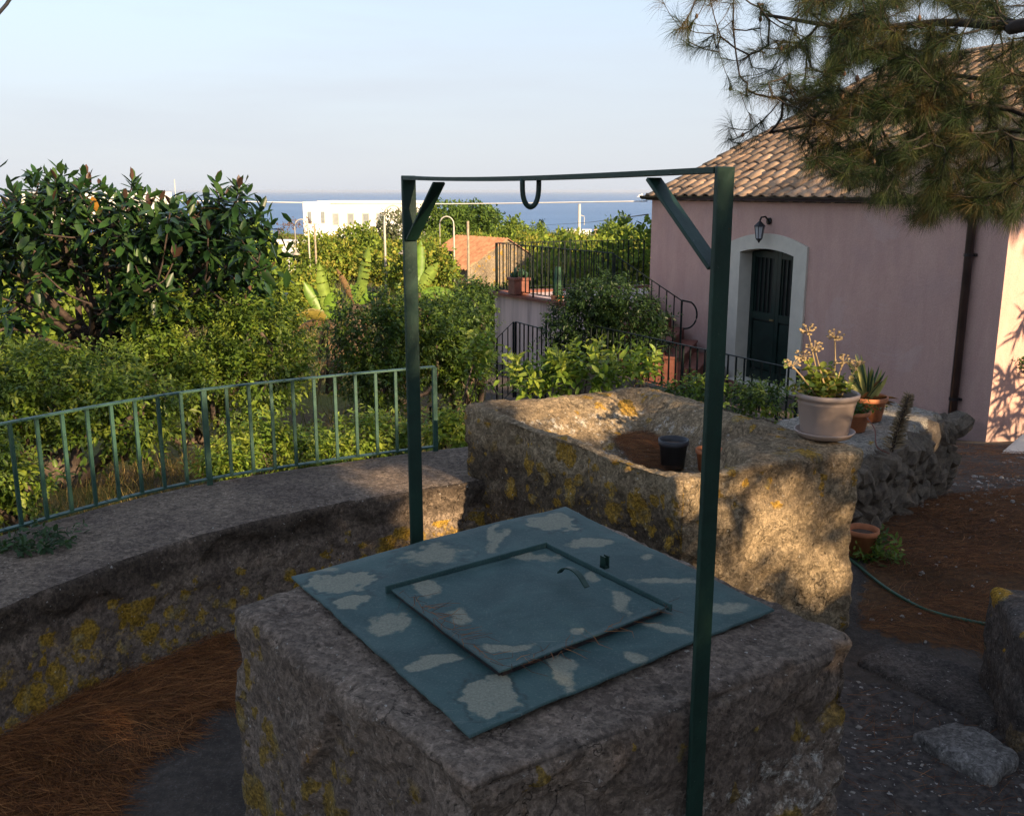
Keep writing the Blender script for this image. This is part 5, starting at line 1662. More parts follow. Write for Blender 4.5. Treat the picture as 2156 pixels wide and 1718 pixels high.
def skeleton_mesh(arr, par, cnt, r_tip, k=.5, rmax=.2, n=5):
    rad = np.minimum(rmax, r_tip * cnt ** k)
    V, F = [], []
    for i in range(len(par)):
        j = par[i]
        if j < 0: continue
        a, b = arr[j], arr[i]
        L = np.linalg.norm(b - a)
        if L < 1e-4: continue
        mid = (a + b) / 2 + np.array([0, 0, -.06 * L])
        ra = min(rad[j], rad[i] * 1.6)
        v, f = tube([a, mid, b], [ra, (ra + rad[i]) / 2, rad[i]], n, False)
        o = len(V); V += v; F += [tuple(x + o for x in q) for q in f]
    return np.array(V), F
# lines to the sun cleared of tufts, shaped to light chosen spots: (point lit, radius at the point)
GAPS = [((1.15, 3.72, .50), .22), ((1.40, 3.88, .30), .15), ((1.42, 3.98, .90), .15), ((1.38, 4.06, 1.14), .17), ((2.35, 6.2, .60), .24), ((.15, 4.95, .74), .26), ((-.30, 4.50, .36), .30), ((-.72, 4.72, .47), .17), ((2.5, 6.5, .40), .28), ((6.9, 11.7, .2), .75), ((7.6, 12.0, -.4), .5), ((-.9, 5.1, .8), .16), ((-.315, 2.97, 1.80), .10)]
SOFT = [((1.12, 3.72, .46), .50, .74), ((-.9, 5.1, .75), .3, .7)]
def open_to_sun(P, soft=True):
    ok = np.ones(len(P), bool)
    rg = np.random.default_rng(len(P))
    if soft:
        # where this tuft's shadow falls: most tufts that would shade the garden are dropped to light it
        k = (P[:, 2] - .3) / SUN[2]
        sx_, sy_ = P[:, 0] - SUN[0] * k, P[:, 1] - SUN[1] * k
        gardn = (sy_ > np.interp(sx_, [-6, -2.6, -.5, 1.0, 2.4], [3.6, 4.6, 5.7, 6.0, 7.6])) & (sx_ < 2.2)
        ok &= ~(gardn & (rg.uniform(size=len(P)) < .90))
    for c, r, pr in (SOFT if soft else ()):
        q = P - np.array(c); t = q @ SUN
        d = np.linalg.norm(q - t[:, None] * SUN, axis=1)
        ok &= ~((t > .3) & (d < r) & (rg.uniform(size=len(P)) < pr))
    for c, r in GAPS:
        q = P - np.array(c); t = q @ SUN
        d = np.linalg.norm(q - t[:, None] * SUN, axis=1)
        ok &= ~((t > .3) & (d < r))
    return ok
PINE_V = [(.018, .034, .010), (.024, .042, .011), (.032, .048, .012), (.048, .054, .012), (.066, .046, .012)]
PINE_G = [(.028, .050, .018), (.040, .062, .018), (.055, .072, .018), (.075, .080, .018), (.10, .070, .018)]
def in_frame(P, m=50):
    px, py, f = project(P)
    return (f > .1) & (px > -m) & (px < 2156 + m) & (py > -m) & (py < 1718 + m)
def near_pine():
    rng = np.random.default_rng(91)
    base = np.array([5.6, 2.6, -.05])
    root = empty('pine_tree', base, 'old pine whose long-needled branches hang into the top right corner', 'tree')
    env = [(1382, -20), (1420, 100), (1500, 110), (1565, 150), (1528, 170), (1545, 215), (1525, 300), (1560, 308), (1640, 285), (1680, 310), (1700, 360), (1800, 400), (1850, 420), (1890, 410), (1905, 455), (1960, 462), (2010, 440), (2120, 470), (2170, 430), (2200, -20)]
    pts = []
    while len(pts) < 1900:
        px, py = rng.uniform(1380, 2200), rng.uniform(-20, 465)
        if not inpoly([px], [py], env)[0]: continue
        dens = .16 + .84 * sst(1560, 1800, px)
        if px > 2020 and 40 < py < 210: dens *= .40
        if px < 1700 and 110 < py < 300: dens *= .75
        if rng.uniform() > dens: continue
        if mn.noise(Vector((px / 70, py / 60, 0))) < -.14 and rng.uniform() < .8: continue
        pts.append(at(px, py, 4.9 + 1.9 * rng.uniform() + .25 * mn.noise(Vector((px / 120, py / 120, 3)))))
    vis = np.array(pts)
    vis = vis[open_to_sun(vis, False)]
    # the rest of the crown, outside the picture
    k = 4200
    d = rand_dirs(k, rng); rr = (.35 + .65 * rng.uniform(size=k) ** .5)
    off = np.array([5.8, .7, 4.6]) + d * rr[:, None] * np.array([5.0, 4.3, 2.5])
    off = off[(off[:, 2] > 2.0)]
    off = off[~in_frame(off, 60)]
    off = off[np.array([mn.noise(Vector(p * .8)) for p in off]) > -.12]
    off = off[open_to_sun(off)]
    trunk = [base + np.array([0, 0, z]) + np.array([.12 * math.sin(z), .1 * math.cos(z * 1.3), 0]) for z in np.linspace(0, 6.0, 13)]
    limb = catmull([trunk[6], at(2300, 30, 4.6), at(2156, 55, 5.0), at(1990, 48, 5.4), at(1800, 60, 5.6), at(1600, 30, 5.8)], 16)
    limb2 = catmull([trunk[5], at(2330, 180, 5.2), at(2150, 175, 5.8), at(1960, 150, 6.0), at(1780, 95, 6.0)], 14)
    limb3 = catmull([trunk[5], at(2340, 280, 4.8), at(2156, 235, 5.2), at(1950, 215, 5.4), at(1750, 255, 5.6), at(1620, 280, 5.6)], 14)
    seeds = list(trunk) + list(limb[1:]) + list(limb2[1:]) + list(limb3[1:])
    allp = np.vstack([vis, off])
    arr, par, cnt, idx = grow(seeds, allp)
    # chain the seeds themselves
    n0 = len(trunk)
    mb = MB()
    mb.tube(trunk, list(np.linspace(.20, .07, 13)), 10)
    for c, r_ in ((limb, .040), (limb2, .022), (limb3, .020)): mb.tube(list(c), list(np.linspace(r_, .008, len(c))), 7)
    V, F = skeleton_mesh(arr, par, cnt, .0016, .42, .020, 4)
    o = len(mb.V); 
    mb.add(V, F)
    mb.build('trunk', M['bark'], root, True)
    dv = np.array([unit(arr[idx[i]] - arr[par[idx[i]]]) for i in range(len(allp))])
    nv = len(vis)
    V1, F1, C1 = needle_tufts(allp[:nv], dv[:nv] + np.array([0, 0, .05]), 62, .130, .0012, PINE_V, rng, .55, .45, .55)
    build('crown', V1, F1, M['needle'], root, False, C1)
    V2, F2, C2 = needle_tufts(allp[nv:], dv[nv:], 10, .28, .026, PINE_G, rng, .9, .25, .6)
    build('upper_crown', V2, F2, M['needle'], root, False, C2)
    # cones and dark buds sitting along the bare twigs
    mb = MB()
    for p in vis[rng.integers(0, nv, 110)]:
        c = p + rng.normal(size=3) * .03
        r_ = rng.uniform(.008, .014)
        mb.lathe([(0, -r_ * 1.5), (r_ * .8, -r_ * .8), (r_, 0), (r_ * .6, r_ * 1.0), (0, r_ * 1.6)], 6, c)
    o = mb.build('cones', M['cone'], root, True); o['kind'] = 'stuff'
near_pine()
def shade_pine(base, cen, rad, n, lab, seed):  # out-of-view pine, set where its shade is needed
    rng = np.random.default_rng(seed)
    base = np.array(base, float)
    root = empty('pine_tree', base, lab, 'tree')
    d = rand_dirs(n, rng); rr = .3 + .7 * rng.uniform(size=n) ** .5
    P = np.array(cen) + d * rr[:, None] * np.array(rad)
    P = P[P[:, 2] > ground_z(0, base[1]) + .3]
    P = P[~in_frame(P, 80)]
    P = P[open_to_sun(P)]
    top = np.array(cen) + np.array([0, 0, rad[2] * .6])
    trunk = [base + (top - base) * t for t in np.linspace(0, 1, 12)]
    arr, par, cnt, idx = grow(trunk, P)
    mb = MB(); mb.tube(trunk, list(np.linspace(.24, .05, 12)), 10)
    V, F = skeleton_mesh(arr, par, cnt, .004, .42, .06, 4); mb.add(V, F)
    mb.build('trunk', M['bark'], root, True)
    dv = np.array([unit(arr[idx[i]] - arr[par[idx[i]]]) for i in range(len(P))])
    V2, F2, C2 = needle_tufts(P, dv, 10, .32, .036, PINE_G, rng, .9, .25, .6)
    build('crown', V2, F2, M['needle'], root, False, C2)
shade_pine((6.9, -5.2, .0), (6.3, -4.9, 4.1), (4.6, 3.6, 3.5), 6400, 'pine behind the camera to the right that shades the well', 92)
shade_pine((10.8, .4, .0), (10.4, .5, 3.0), (3.4, 3.2, 3.2), 3600, 'pine beyond the right edge that shades the ground before the house', 93)
shade_pine((11.4, 6.8, -.4), (10.6, 7.0, 5.2), (3.0, 2.8, .85), 1300, 'flat-topped pine beyond the right edge that shades the lower roof', 94)
shade_pine((-4.6, -2.6, .0), (-.6, -.9, 5.6), (5.4, 4.6, 1.7), 1300, 'wide unseen pine added behind the camera to dim sky light on the well', 95)  # unseen crown added to cut the sky light on the well
shade_pine((9.4, 8.7, -.7), (9.2, 8.9, .9), (1.3, 1.1, 1.5), 130, 'unseen young pine added beyond the right edge to dapple the house wall', 96)  # added out of view to throw dapples on the gable

# ================================================================== POTS
def pot_prof(rb, rt, h, rim, wall=.008):
    return [(0, .0), (rb, 0), (rb + (rt - rb) * .75, h * .78), (rb + (rt - rb) * .76, h * .79), (rt - .012, h - rim), (rt, h - rim + .004), (rt + .004, h - .006), (rt, h), (rt - wall, h), (rt - wall - .006, h - rim), (rb, h * .8), (0, h * .8)]
def soil_disc(r, z, c):
    mb = MB()
    mb.lathe([(0, z + .012), (r * .5, z + .008), (r, z)], 20, c); return mb
def big_pot():
    rng = np.random.default_rng(5)
    c = onz(1735, 917, TTOP + .012)
    root = empty('potted_geranium', c, 'large taupe pot with leggy dry-headed plant on the trough corner', 'potted plant')
    mb = MB(); mb.lathe([(0, .002), (.112, .002), (.124, .018), (.130, .026), (.126, .028), (.115, .012), (0, .010)], 40, c); mb.build('saucer', M['taupe'], root, True)
    mb = MB()
    mb.lathe([(0, .012), (.098, .012), (.102, .02), (.122, .150), (.124, .152), (.1245, .158), (.128, .172), (.134, .174), (.138, .182), (.138, .192), (.133, .197), (.127, .196), (.122, .185), (.115, .150), (0, .150)], 48, c)
    mb.build('pot', M['taupe'], root, True)
    soil_disc(.117, .160, c).build('soil', M['soil'], root)
    # stems with dry umbels
    mb = MB(); heads = []
    for (px, py, bx) in ((1702, 700, -.02), (1758, 712, .03), (1690, 755, -.05), (1775, 765, .05), (1715, 735, .0), (1668, 770, -.08), (1803, 775, .08)):
        t = at(px, py, c[1] + rng.uniform(-.05, .05)); b = c + np.array([bx * .5, rng.uniform(-.04, .04), .16])
        m = (t + b) / 2 + rng.normal(size=3) * .012
        cc = catmull([b, m, t], 8); mb.tube(list(cc), list(np.linspace(.0045, .003, 9)), 5)
        heads.append(t)
        for k in range(18):
            e = t + rand_dirs(1, rng)[0] * np.array([.036, .036, .024]) + np.array([0, 0, .014])
            mb.tube([t, e], .0014, 3); mb.box(e, (.009, .009, .006), bev=0)
    mb.build('dry_stems', plain('dry_stem', (.34, .24, .12), .8, .3, 20), root)
    P = c + np.array([-.02, 0, .17]) + rng.normal(size=(120, 3)) * np.array([.05, .045, .02])
    P[:, 2] = c[2] + .165 + np.abs(rng.normal(size=120)) * .045
    D = unit(P - (c + np.array([0, 0, .10]))) + np.array([0, 0, .4])
    V, F, C = sprays(P, D, 5, .05, .034, .030, [(.16, .22, .03), (.22, .27, .04), (.10, .17, .03), (.26, .20, .06)], rng, .2, .9, (.28, .30, .05))
    build('foliage', V, F, M['leaf'], root, True, C)
big_pot()
def small_pot(px, py, z, d, h, mat, lab, name='flower_pot', Y=None):
    c = onz(px, py, z) if Y is None else at(px, py, Y)
    root = empty(name, c, lab, 'pot')
    mb = MB(); r_ = d / 2
    mb.lathe([(0, 0), (r_ * .74, 0), (r_ * .90, h * .80), (r_ * .98, h * .81), (r_, h * .84), (r_, h), (r_ * .93, h), (r_ * .90, h * .84), (r_ * .82, h * .7), (0, h * .7)], 32, c)
    mb.build('pot', mat, root, True)
    soil_disc(r_ * .86, h * .80, c).build('soil', M['soil'], root)
    return root, c
BFL = TTOP - .228
small_pot(1416, 984, BFL, .146, .140, M['blackpot'], 'small black plastic pot standing in the trough basin')
small_pot(1492, 990, BFL, .132, .105, M['terracotta'], 'small terracotta pot in the trough beside the black pot')
def agave_pot():
    rng = np.random.default_rng(8)
    root, c = small_pot(1822, 882, SWT + .005, .27, .16, M['terracotta'], 'terracotta bowl with striped agave on the stone wall', 'potted_agave')
    base = c + np.array([0, 0, .13])
    tips = [(1800, 742), (1808, 748), (1778, 758), (1838, 775), (1850, 768), (1864, 780), (1790, 790), (1858, 800), (1826, 770), (1768, 800)]
    for i, (px, py) in enumerate(tips):
        t = at(px, py, c[1] + rng.uniform(-.08, .08))
        d = t - base; L = np.linalg.norm(d)
        for s_, (w, col) in enumerate(((.034, (.42, .40, .14)), (.020, (.07, .13, .07)))):
            V, F, C = leaf_arrays((base + rng.normal(size=3) * .01 * (1 - s_) + np.array([0, -.0016 * s_, .001 * s_]))[None], d[None] + .0, np.array([[.2, -1, .4]]), L, w, np.array([col]), .3, -.04)
            if s_ == 0: lf = build('leaf', V, F, M['leaf'], root, True, C)
            else:
                V = V + np.array([0, -.003, .002]); build('stripe', V, F, M['leaf'], lf, True, C)
    n = 26
    P = np.tile(base, (n, 1)) + rng.normal(size=(n, 3)) * np.array([.04, .04, .01])
    A = rand_dirs(n, rng) * np.array([1, 1, .4]) + np.array([0, 0, .35])
    V, F, C = leaf_arrays(P, A, np.tile([0, 0, 1.0], (n, 1)), rng.uniform(.10, .2, n), .018, np.tile([.36, .19, .07], (n, 1)) * rng.uniform(.6, 1.2, (n, 1)), .3, .3)
    build('dry_leaves', V, F, M['dead'], root, True, C)
agave_pot()
def ivy_pot():
    rng = np.random.default_rng(9)
    root, c = small_pot(1793, 905, SWT + .005, .22, .13, M['terracotta'], 'terracotta pot with small dark leaves, tucked behind the large taupe pot', 'potted_creeper')
    P = c + np.array([0, 0, .13]) + rng.normal(size=(70, 3)) * np.array([.06, .06, .02])
    V, F, C = sprays(P, rand_dirs(70, rng) + np.array([0, 0, .6]), 6, .07, .035, .022, DARKG + CITRUS[:2], rng)
    build('foliage', V, F, M['leaf'], root, True, C)
ivy_pot()
def tall_spike():
    rng = np.random.default_rng(10)
    b, t = at(1878, 950, 5.55), at(1914, 832, 5.45)
    root = empty('dried_spike_plant', b, 'dry bristly upright flower spike leaning on the dry stone wall', 'dry plant')
    mb = MB(); cc = catmull([b, (b + t) / 2 + np.array([-.01, 0, 0]), t], 10); mb.tube(list(cc), list(np.linspace(.010, .014, 11)), 6); mb.build('stalk', M['greybark'], root, True)
    n = 620
    f = rng.uniform(0, 1, n) ** .8
    P = np.array([b + (t - b) * x for x in f]); ax = unit(t - b)
    A = rand_dirs(n, rng) * np.array([1, .8, .35]) + ax * .35
    V, F, C = leaf_arrays(P, A, rand_dirs(n, rng), .075 * (1.05 - .55 * f), .006, np.tile([.34, .26, .16], (n, 1)) * rng.uniform(.5, 1.3, (n, 1)), .1, .05)
    build('bristles', V, F, M['dead'], root, False, C)
    # thin bent stem beside it
tall_spike()
c0, c1, c2, c3 = at(1826, 880, 5.5), at(1842, 905, 5.35), at(1846, 940, 5.2), at(1872, 955, 5.25)
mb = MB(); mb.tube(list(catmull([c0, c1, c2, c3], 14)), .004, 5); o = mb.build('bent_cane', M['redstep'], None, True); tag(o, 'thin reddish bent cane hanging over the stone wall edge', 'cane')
def side_pot():
    rng = np.random.default_rng(12)
    b = onz(1835, 1165, .0)
    root, c = small_pot(1812, 1168, 0.0, .17, .15, M['terracotta'], 'terracotta pot half hidden at the foot of the trough', 'potted_plant')
    P = c + np.array([.05, -.05, .02]) + rng.normal(size=(40, 3)) * np.array([.07, .05, .03])
    V, F, C = sprays(P, rand_dirs(40, rng) + np.array([0, 0, 1.0]), 8, .11, .045, .018, CITRUS, rng)
    build('foliage', V, F, M['leaf'], root, True, C)
side_pot()
def terrace_planter():
    rng = np.random.default_rng(13)
    c = at(1092, 622, 17.55); c[2] = PZ + .05
    root = empty('terracotta_planter', c, 'square terracotta planter with small cacti on the terrace edge', 'planter')
    mb = MB(); ax, ay = g3(HWD, 0), g3(HND, 0)
    mb.box(c + np.array([0, 0, .15]), (.30, .30, .30), ax, ay, bev=.012); mb.box(c + np.array([0, 0, .285]), (.34, .34, .05), ax, ay, bev=.008); mb.build('planter', M['redstep'], root)  # darker clay than the pots, standing for shade on the planter
    mb = MB()
    for k in range(9):
        p = c + np.array([rng.uniform(-.12, .12), rng.uniform(-.1, .1), .30]); h = rng.uniform(.08, .2)
        mb.tube([p, p + np.array([rng.uniform(-.03, .03), 0, h * .6]), p + np.array([rng.uniform(-.04, .04), 0, h])], [.025, .028, .012], 7)
    mb.build('cactus', M['cactus'], root, True)
    p = at(1173, 640, 16.6); p[2] = PZ
    r2 = empty('column_cactus', p, 'slim upright green cactus behind the terrace railing', 'cactus')
    mb = MB(); mb.tube([p, p + np.array([0, 0, .35]), p + np.array([.01, 0, .62])], [.07, .075, .05], 9); mb.build('stem', M['cactus'], r2, True)
    mb = MB(); mb.lathe([(0, 0), (.09, 0), (.12, .14), (.11, .14), (0, .12)], 12, p); mb.build('pot', M['terracotta'], r2, True)
terrace_planter()
def wall_tufts():
    rng = np.random.default_rng(14)
    for k_, z_, lab in ((.55, -.15, 'dark green trailing plant fixed low on the sunlit house wall'), (.95, .85, 'small green tuft growing high on the sunlit house wall')):
        c = HO + HND * k_; c = np.array([c[0], c[1], z_]) - g3(HWD, 0) * .03
        P = c + rng.normal(size=(40, 3)) * np.array([.10, .04, .05])
        V, F, C = sprays(P, rand_dirs(40, rng) - g3(HWD, 0) * .8, 6, .08, .05, .028, DARKG, rng)
        o = build('wall_plant', V, F, M['leaf'], None, True, C); tag(o, lab, 'plant')
wall_tufts()
def bench_weeds():
    rng = np.random.default_rng(15)
    c = onz(35, 1150, BTOP)
    P = c + rng.normal(size=(45, 3)) * np.array([.11, .08, .0]) + np.array([0, 0, .01])
    V, F, C = sprays(P, rand_dirs(45, rng) * np.array([1, 1, .3]) + np.array([0, 0, .35]), 8, .09, .04, .016, [(.05, .10, .03), (.035, .075, .025)], rng, .2)
    o = build('creeping_weed', V, F, M['leaf'], None, True, C); tag(o, 'creeping green weed on top of the bench wall at the left edge', 'weed', kind='stuff')
    c = onz(1172, 832, TTOP + .01)
    P = c + rng.normal(size=(8, 3)) * np.array([.03, .02, .0])
    V, F, C = sprays(P, rand_dirs(8, rng) * .4 + np.array([0, -.6, -.5]), 8, .10, .034, .014, BRIGHT, rng, .5)
    o = build('trailing_sprig', V, F, M['leaf'], None, True, C); tag(o, 'small green sprig trailing over the rear rim of the trough', 'sprig')
bench_weeds()

# ================================================================== NEEDLE LITTER AND GRAVEL
DEADP = [(.19, .072, .024), (.24, .095, .030), (.13, .050, .020), (.29, .13, .045), (.09, .038, .018)]
def litter(name, lab, poly, n, zfun, L=(.06, .13), w=.0013, seed=0, h=.03, flow=None, clump=.35, turn=.75):
    rng = np.random.default_rng(seed)
    pl = np.array([q[:2] for q in poly]); lo, hi = pl.min(0), pl.max(0)
    P = rng.uniform(lo, hi, (n * 6, 2))
    P = P[inpoly(P[:, 0], P[:, 1], pl)]
    k = np.array([mn.noise(Vector((p[0] * 2.6, p[1] * 2.6, seed))) for p in P]) + rng.normal(size=len(P)) * clump
    P = P[k > -.12][:n]
    m = len(P)
    ang = np.array([mn.noise(Vector((p[0] * 1.7, p[1] * 1.7, seed + 7))) * 2.6 for p in P]) + rng.normal(size=m) * turn + (flow or 0)
    Ln = rng.uniform(L[0], L[1], m)
    z = zfun(P[:, 0], P[:, 1]) + np.abs(rng.normal(size=m)) * h * .5 + .003
    d = np.stack([np.cos(ang), np.sin(ang), rng.normal(size=m) * .10], 1); s = np.stack([-np.sin(ang), np.cos(ang), np.zeros(m)], 1)
    b = np.concatenate([P, z[:, None]], 1)
    bow = rng.normal(size=m) * .10
    V = []
    for t, ww in ((0, .9), (.5, 1.0), (1, .25)):
        c = b + d * (Ln * t)[:, None] + s * (Ln * bow * math.sin(math.pi * t))[:, None] - np.array([0, 0, .004]) * t
        V += [c + s * w * ww / 2 + np.array([0, 0, .0006]), c - s * w * ww / 2]
    V = np.stack(V, 1).reshape(-1, 3)
    i = (np.arange(m) * 6)[:, None]
    F = np.concatenate([i + np.array([0, 1, 3, 2]), i + np.array([2, 3, 5, 4])], 0)
    C = np.repeat(np.array(DEADP)[rng.integers(0, 5, m)] * rng.uniform(.6, 1.3, (m, 1)), 6, 0)
    o = build(name, V, F, M['dead'], None, False, C)
    tag(o, lab, 'needles', kind='stuff')
litter('fallen_needles', 'thick mat of brown pine needles beside the bench wall', NEEDLE_L, 24000, lambda x, y: np.zeros(len(x)), seed=1, h=.035)
DEADP = [tuple(.88 * c + .008 for c in q) for q in DEADP]
litter('fallen_needles', 'brown pine needles strewn over the ground right of the trough', NEEDLE_R, 16000, lambda x, y: ground_z(x, y), seed=2, h=.02)
litter('fallen_needles', 'scattered brown needles on the dark ground at the lower right', GRIT_R, 900, lambda x, y: np.zeros(len(x)), seed=3, h=.01)
YARD = [(1.7, 5.2), (3.3, 6.3), (3.0, 7.5), (5.2, 11.0), (8.5, 8.5), (4.5, 4.2)]
litter('fallen_needles', 'brown needles thinning out over the yard towards the house', YARD, 9000, lambda x, y: ground_z(x, y), L=(.10, .16), w=.004, seed=4, h=.02)
BAS = [onz(px, py, BFL) for px, py in ((1270, 930), (1300, 905), (1350, 905), (1405, 960), (1400, 990), (1330, 985))]
litter('fallen_needles', 'brown needle heap in the trough basin beside the black pot', BAS, 3800, lambda x, y: BFL + .055 * np.exp(-(((x - BASC[0]) ** 2 + (y - BASC[1]) ** 2) / .045)), L=(.06, .11), seed=5, h=.02, clump=.9) if not globals().update(BASC=np.mean([b[:2] for b in BAS], 0)) else None
EDG = [onz(px, py, WTOP + .04) for px, py in ((838, 1258), (870, 1262), (990, 1362), (1060, 1400), (1040, 1412), (960, 1352))]
litter('fallen_needles', 'few dry needles caught along the hatch edge of the well cover', EDG, 130, lambda x, y: np.full(len(x), WTOP + .046), L=(.03, .10), w=.0014, seed=6, h=.014, clump=.9, turn=2.0)
EDG2 = [onz(px, py, WTOP + .03) for px, py in ((1060, 1412), (1405, 1278), (1415, 1286), (1070, 1424))]
litter('fallen_needles', 'thin line of needles below the near rim of the hatch', EDG2, 160, lambda x, y: np.full(len(x), WTOP + .036), L=(.02, .08), w=.0013, seed=7, h=.006, clump=.9, turn=2.0)
def gravel():
    rng = np.random.default_rng(17)
    P = []
    for poly, n, zf in ((NEEDLE_R, 170, ground_z), (GRIT_R, 120, ground_z)):
        pl = np.array([q[:2] for q in poly]); q = rng.uniform(pl.min(0), pl.max(0), (n * 3, 2)); q = q[inpoly(q[:, 0], q[:, 1], pl)][:n]; P.append(q)
    q = np.stack([rng.uniform(2.9, 6.2, 1800), rng.uniform(5.6, 9.2, 1800)], 1)
    q = q[(q[:, 0] > 2.2 + (q[:, 1] - 5.4) * .75)]
    k = np.array([mn.noise(Vector((p[0] * 1.2, p[1] * 1.2, 2))) for p in q]); q = q[k > -.05]; P.append(q)
    P = np.vstack(P); m = len(P)
    z = ground_z(P[:, 0], P[:, 1]) + .006
    r_ = .0022 + .007 * rng.uniform(0, 1, m) ** 2.2 * (1 + .9 * (P[:, 1] > 5.5))
    cube = np.array([(-1,-1,-.6),(1,-1,-.6),(1,1,-.6),(-1,1,-.6),(-.7,-.7,.6),(.7,-.7,.6),(.7,.7,.6),(-.7,.7,.6)], float)
    j = 1 + rng.uniform(-.35, .35, (m, 8, 3))
    a = rng.uniform(0, 6.28, m); ca, sa = np.cos(a)[:, None], np.sin(a)[:, None]
    c = cube[None] * j * np.array([1.3, .85, .8])
    V = np.stack([c[..., 0] * ca - c[..., 1] * sa, c[..., 0] * sa + c[..., 1] * ca, c[..., 2]], -1) * r_[:, None, None] + np.concatenate([P, z[:, None]], 1)[:, None, :]
    f = np.array([(4,5,6,7),(0,1,5,4),(1,2,6,5),(2,3,7,6),(3,0,4,7)])
    F = ((np.arange(m) * 8)[:, None, None] + f[None]).reshape(-1, 4)
    C = np.repeat(np.array([(.30, .27, .23), (.20, .175, .15), (.42, .39, .35)])[rng.integers(0, 3, m)], 8, 0)
    o = build('gravel', V.reshape(-1, 3), F, M['gravel'], None, False, C); tag(o, 'pale gravel scattered over the yard', 'gravel', kind='stuff')
gravel()

# ================================================================== FAR GARDEN, VILLA, SEA SHORE
FARG = [(.13, .19, .024), (.17, .23, .028), (.10, .155, .022), (.22, .25, .034), (.26, .25, .04)]
def proto_tree(seed, n, blobs, leaf, pal, spread=1.0):
    """returns crown and trunk meshes for a tree of unit scale standing on the origin"""
    rng = np.random.default_rng(seed)
    P, D = blob_points(blobs, n, rng, .55)
    pal = np.array(pal)
    L = leaf * rng.uniform(.6, 1.3, len(P))
    # small fans of leaves, three to a clump
    Vs, Fs, Cs, o = [], [], [], 0
    cl = pal[rng.integers(0, len(pal), len(P))] * rng.uniform(.75, 1.25, (len(P), 1))
    for k in range(4):
        V, F, C = leaf_arrays(P + rng.normal(size=P.shape) * leaf * .5, D * .6 + rng.normal(size=P.shape) * .8 + np.array([0, 0, .2]), D + rng.normal(size=P.shape) * .6, L, L * .55, cl * rng.uniform(.8, 1.2, (len(P), 1)), .2, .2)
        Vs.append(V); Fs.append(F + o); Cs.append(C); o += len(V)
    crown = mesh_of('crown', np.vstack(Vs), np.vstack(Fs), True, np.vstack(Cs)); crown.materials.append(M['far_leaf'])
    tips = [np.array(c) + np.array([0, 0, -.1]) for c, r in blobs for _ in range(1)]
    mb = limbs((0, 0, -.15), tips, .07, .02, rng, 6)
    tm = mesh_of('trunk', np.array(mb.V), mb.F, True); tm.materials.append(M['greybark'])
    return crown, tm
B = lambda x, y, z, rx, ry, rz: ((x, y, z), (rx, ry, rz))
PROTO = [proto_tree(201, 900, [B(0, 0, 1.5, 1.1, 1.1, .9), B(.6, .2, 1.2, .8, .8, .7), B(-.6, -.1, 1.1, .8, .8, .7), B(.1, -.5, 1.0, .8, .7, .7)], .17, FARG),
         proto_tree(202, 900, [B(0, 0, 1.7, .9, .9, 1.1), B(.5, .3, 1.0, .7, .7, .7), B(-.5, 0, .9, .8, .7, .7)], .16, FARG[:3]),
         proto_tree(203, 800, [B(0, 0, 1.3, 1.3, 1.2, .8), B(.8, 0, 1.0, .7, .7, .6), B(-.8, .2, 1.1, .7, .7, .6), B(0, -.3, .6, 1.0, .9, .5)], .17, FARG[1:])]
UMB = proto_tree(204, 1500, [B(0, 0, 2.4, 1.3, 1.2, .75), B(.9, .1, 2.3, .8, .8, .6), B(-.9, 0, 2.25, .9, .8, .65), B(.2, -.5, 2.0, 1.0, .8, .6), B(-.3, .2, 1.5, 1.2, 1.0, .7)], .15, [(.055, .105, .02), (.075, .135, .02), (.095, .15, .022)])
OLIVE = proto_tree(205, 800, [B(0, 0, 1.8, 1.0, .9, 1.0), B(.5, 0, 1.3, .8, .7, .7), B(-.5, .1, 1.2, .7, .7, .8)], .15, [(.10, .12, .06), (.13, .14, .075), (.085, .10, .05)])
CYP = proto_tree(206, 600, [B(0, 0, 1.0, .35, .35, 1.0), B(0, 0, 2.0, .25, .25, .9)], .13, [(.02, .045, .018), (.028, .055, .02)])
BARE = proto_tree(207, 160, [B(0, 0, 1.6, 1.1, 1.0, .8)], .10, [(.20, .12, .09), (.16, .10, .08)])
def plant_tree(proto, name, lab, cat, x, y, s, rot, group, sz=1.0):
    root = empty(name, (x, y, float(ground_z(x, y)) - .1), lab, cat, group, rot)
    root.scale = (s, s, s * sz)
    for nm, me in (('crown', proto[0]), ('trunk', proto[1])):
        o = bpy.data.objects.new(nm, me); COL.objects.link(o); o.parent = root
    return root
def tree_px(proto, name, lab, cat, px, py_top, Y, h_units, rot=0.0, group=None, wide=1.0):
    t = at(px, py_top, Y); g = float(ground_z(t[0], Y)) - .1
    s = (t[2] - g) / h_units
    r_ = plant_tree(proto, name, lab, cat, t[0], Y, s, rot, group)
    r_.scale = (s * wide, s * wide, s)
    return r_
GT = 'tall trees on the seaward skyline'
tree_px(UMB, 'umbrella_pine', 'broad round umbrella pine against the sea, right of the villa', 'tree', 935, 428, 105, 3.1, .4, GT)
tree_px(UMB, 'umbrella_pine', 'round umbrella pine overlapping its neighbour, right one of the pair', 'tree', 1000, 429, 110, 3.1, 2.2, GT)
tree_px(PROTO[1], 'round_tree', 'small round dark tree right of the umbrella pines, against the sea', 'tree', 1070, 462, 120, 2.9, .2, GT)
tree_px(CYP, 'cypress', 'slim dark cypress pointing up against the sea', 'tree', 1139, 461, 140, 3.0, 0, GT)
tree_px(PROTO[0], 'round_tree', 'round yellow green tree between the cypress and the utility pole', 'tree', 1180, 482, 110, 2.5, 1.0, GT)
tree_px(OLIVE, 'olive_tree', 'grey green olive tree in front of the white villa', 'tree', 828, 437, 85, 2.9, .5, GT, .8)
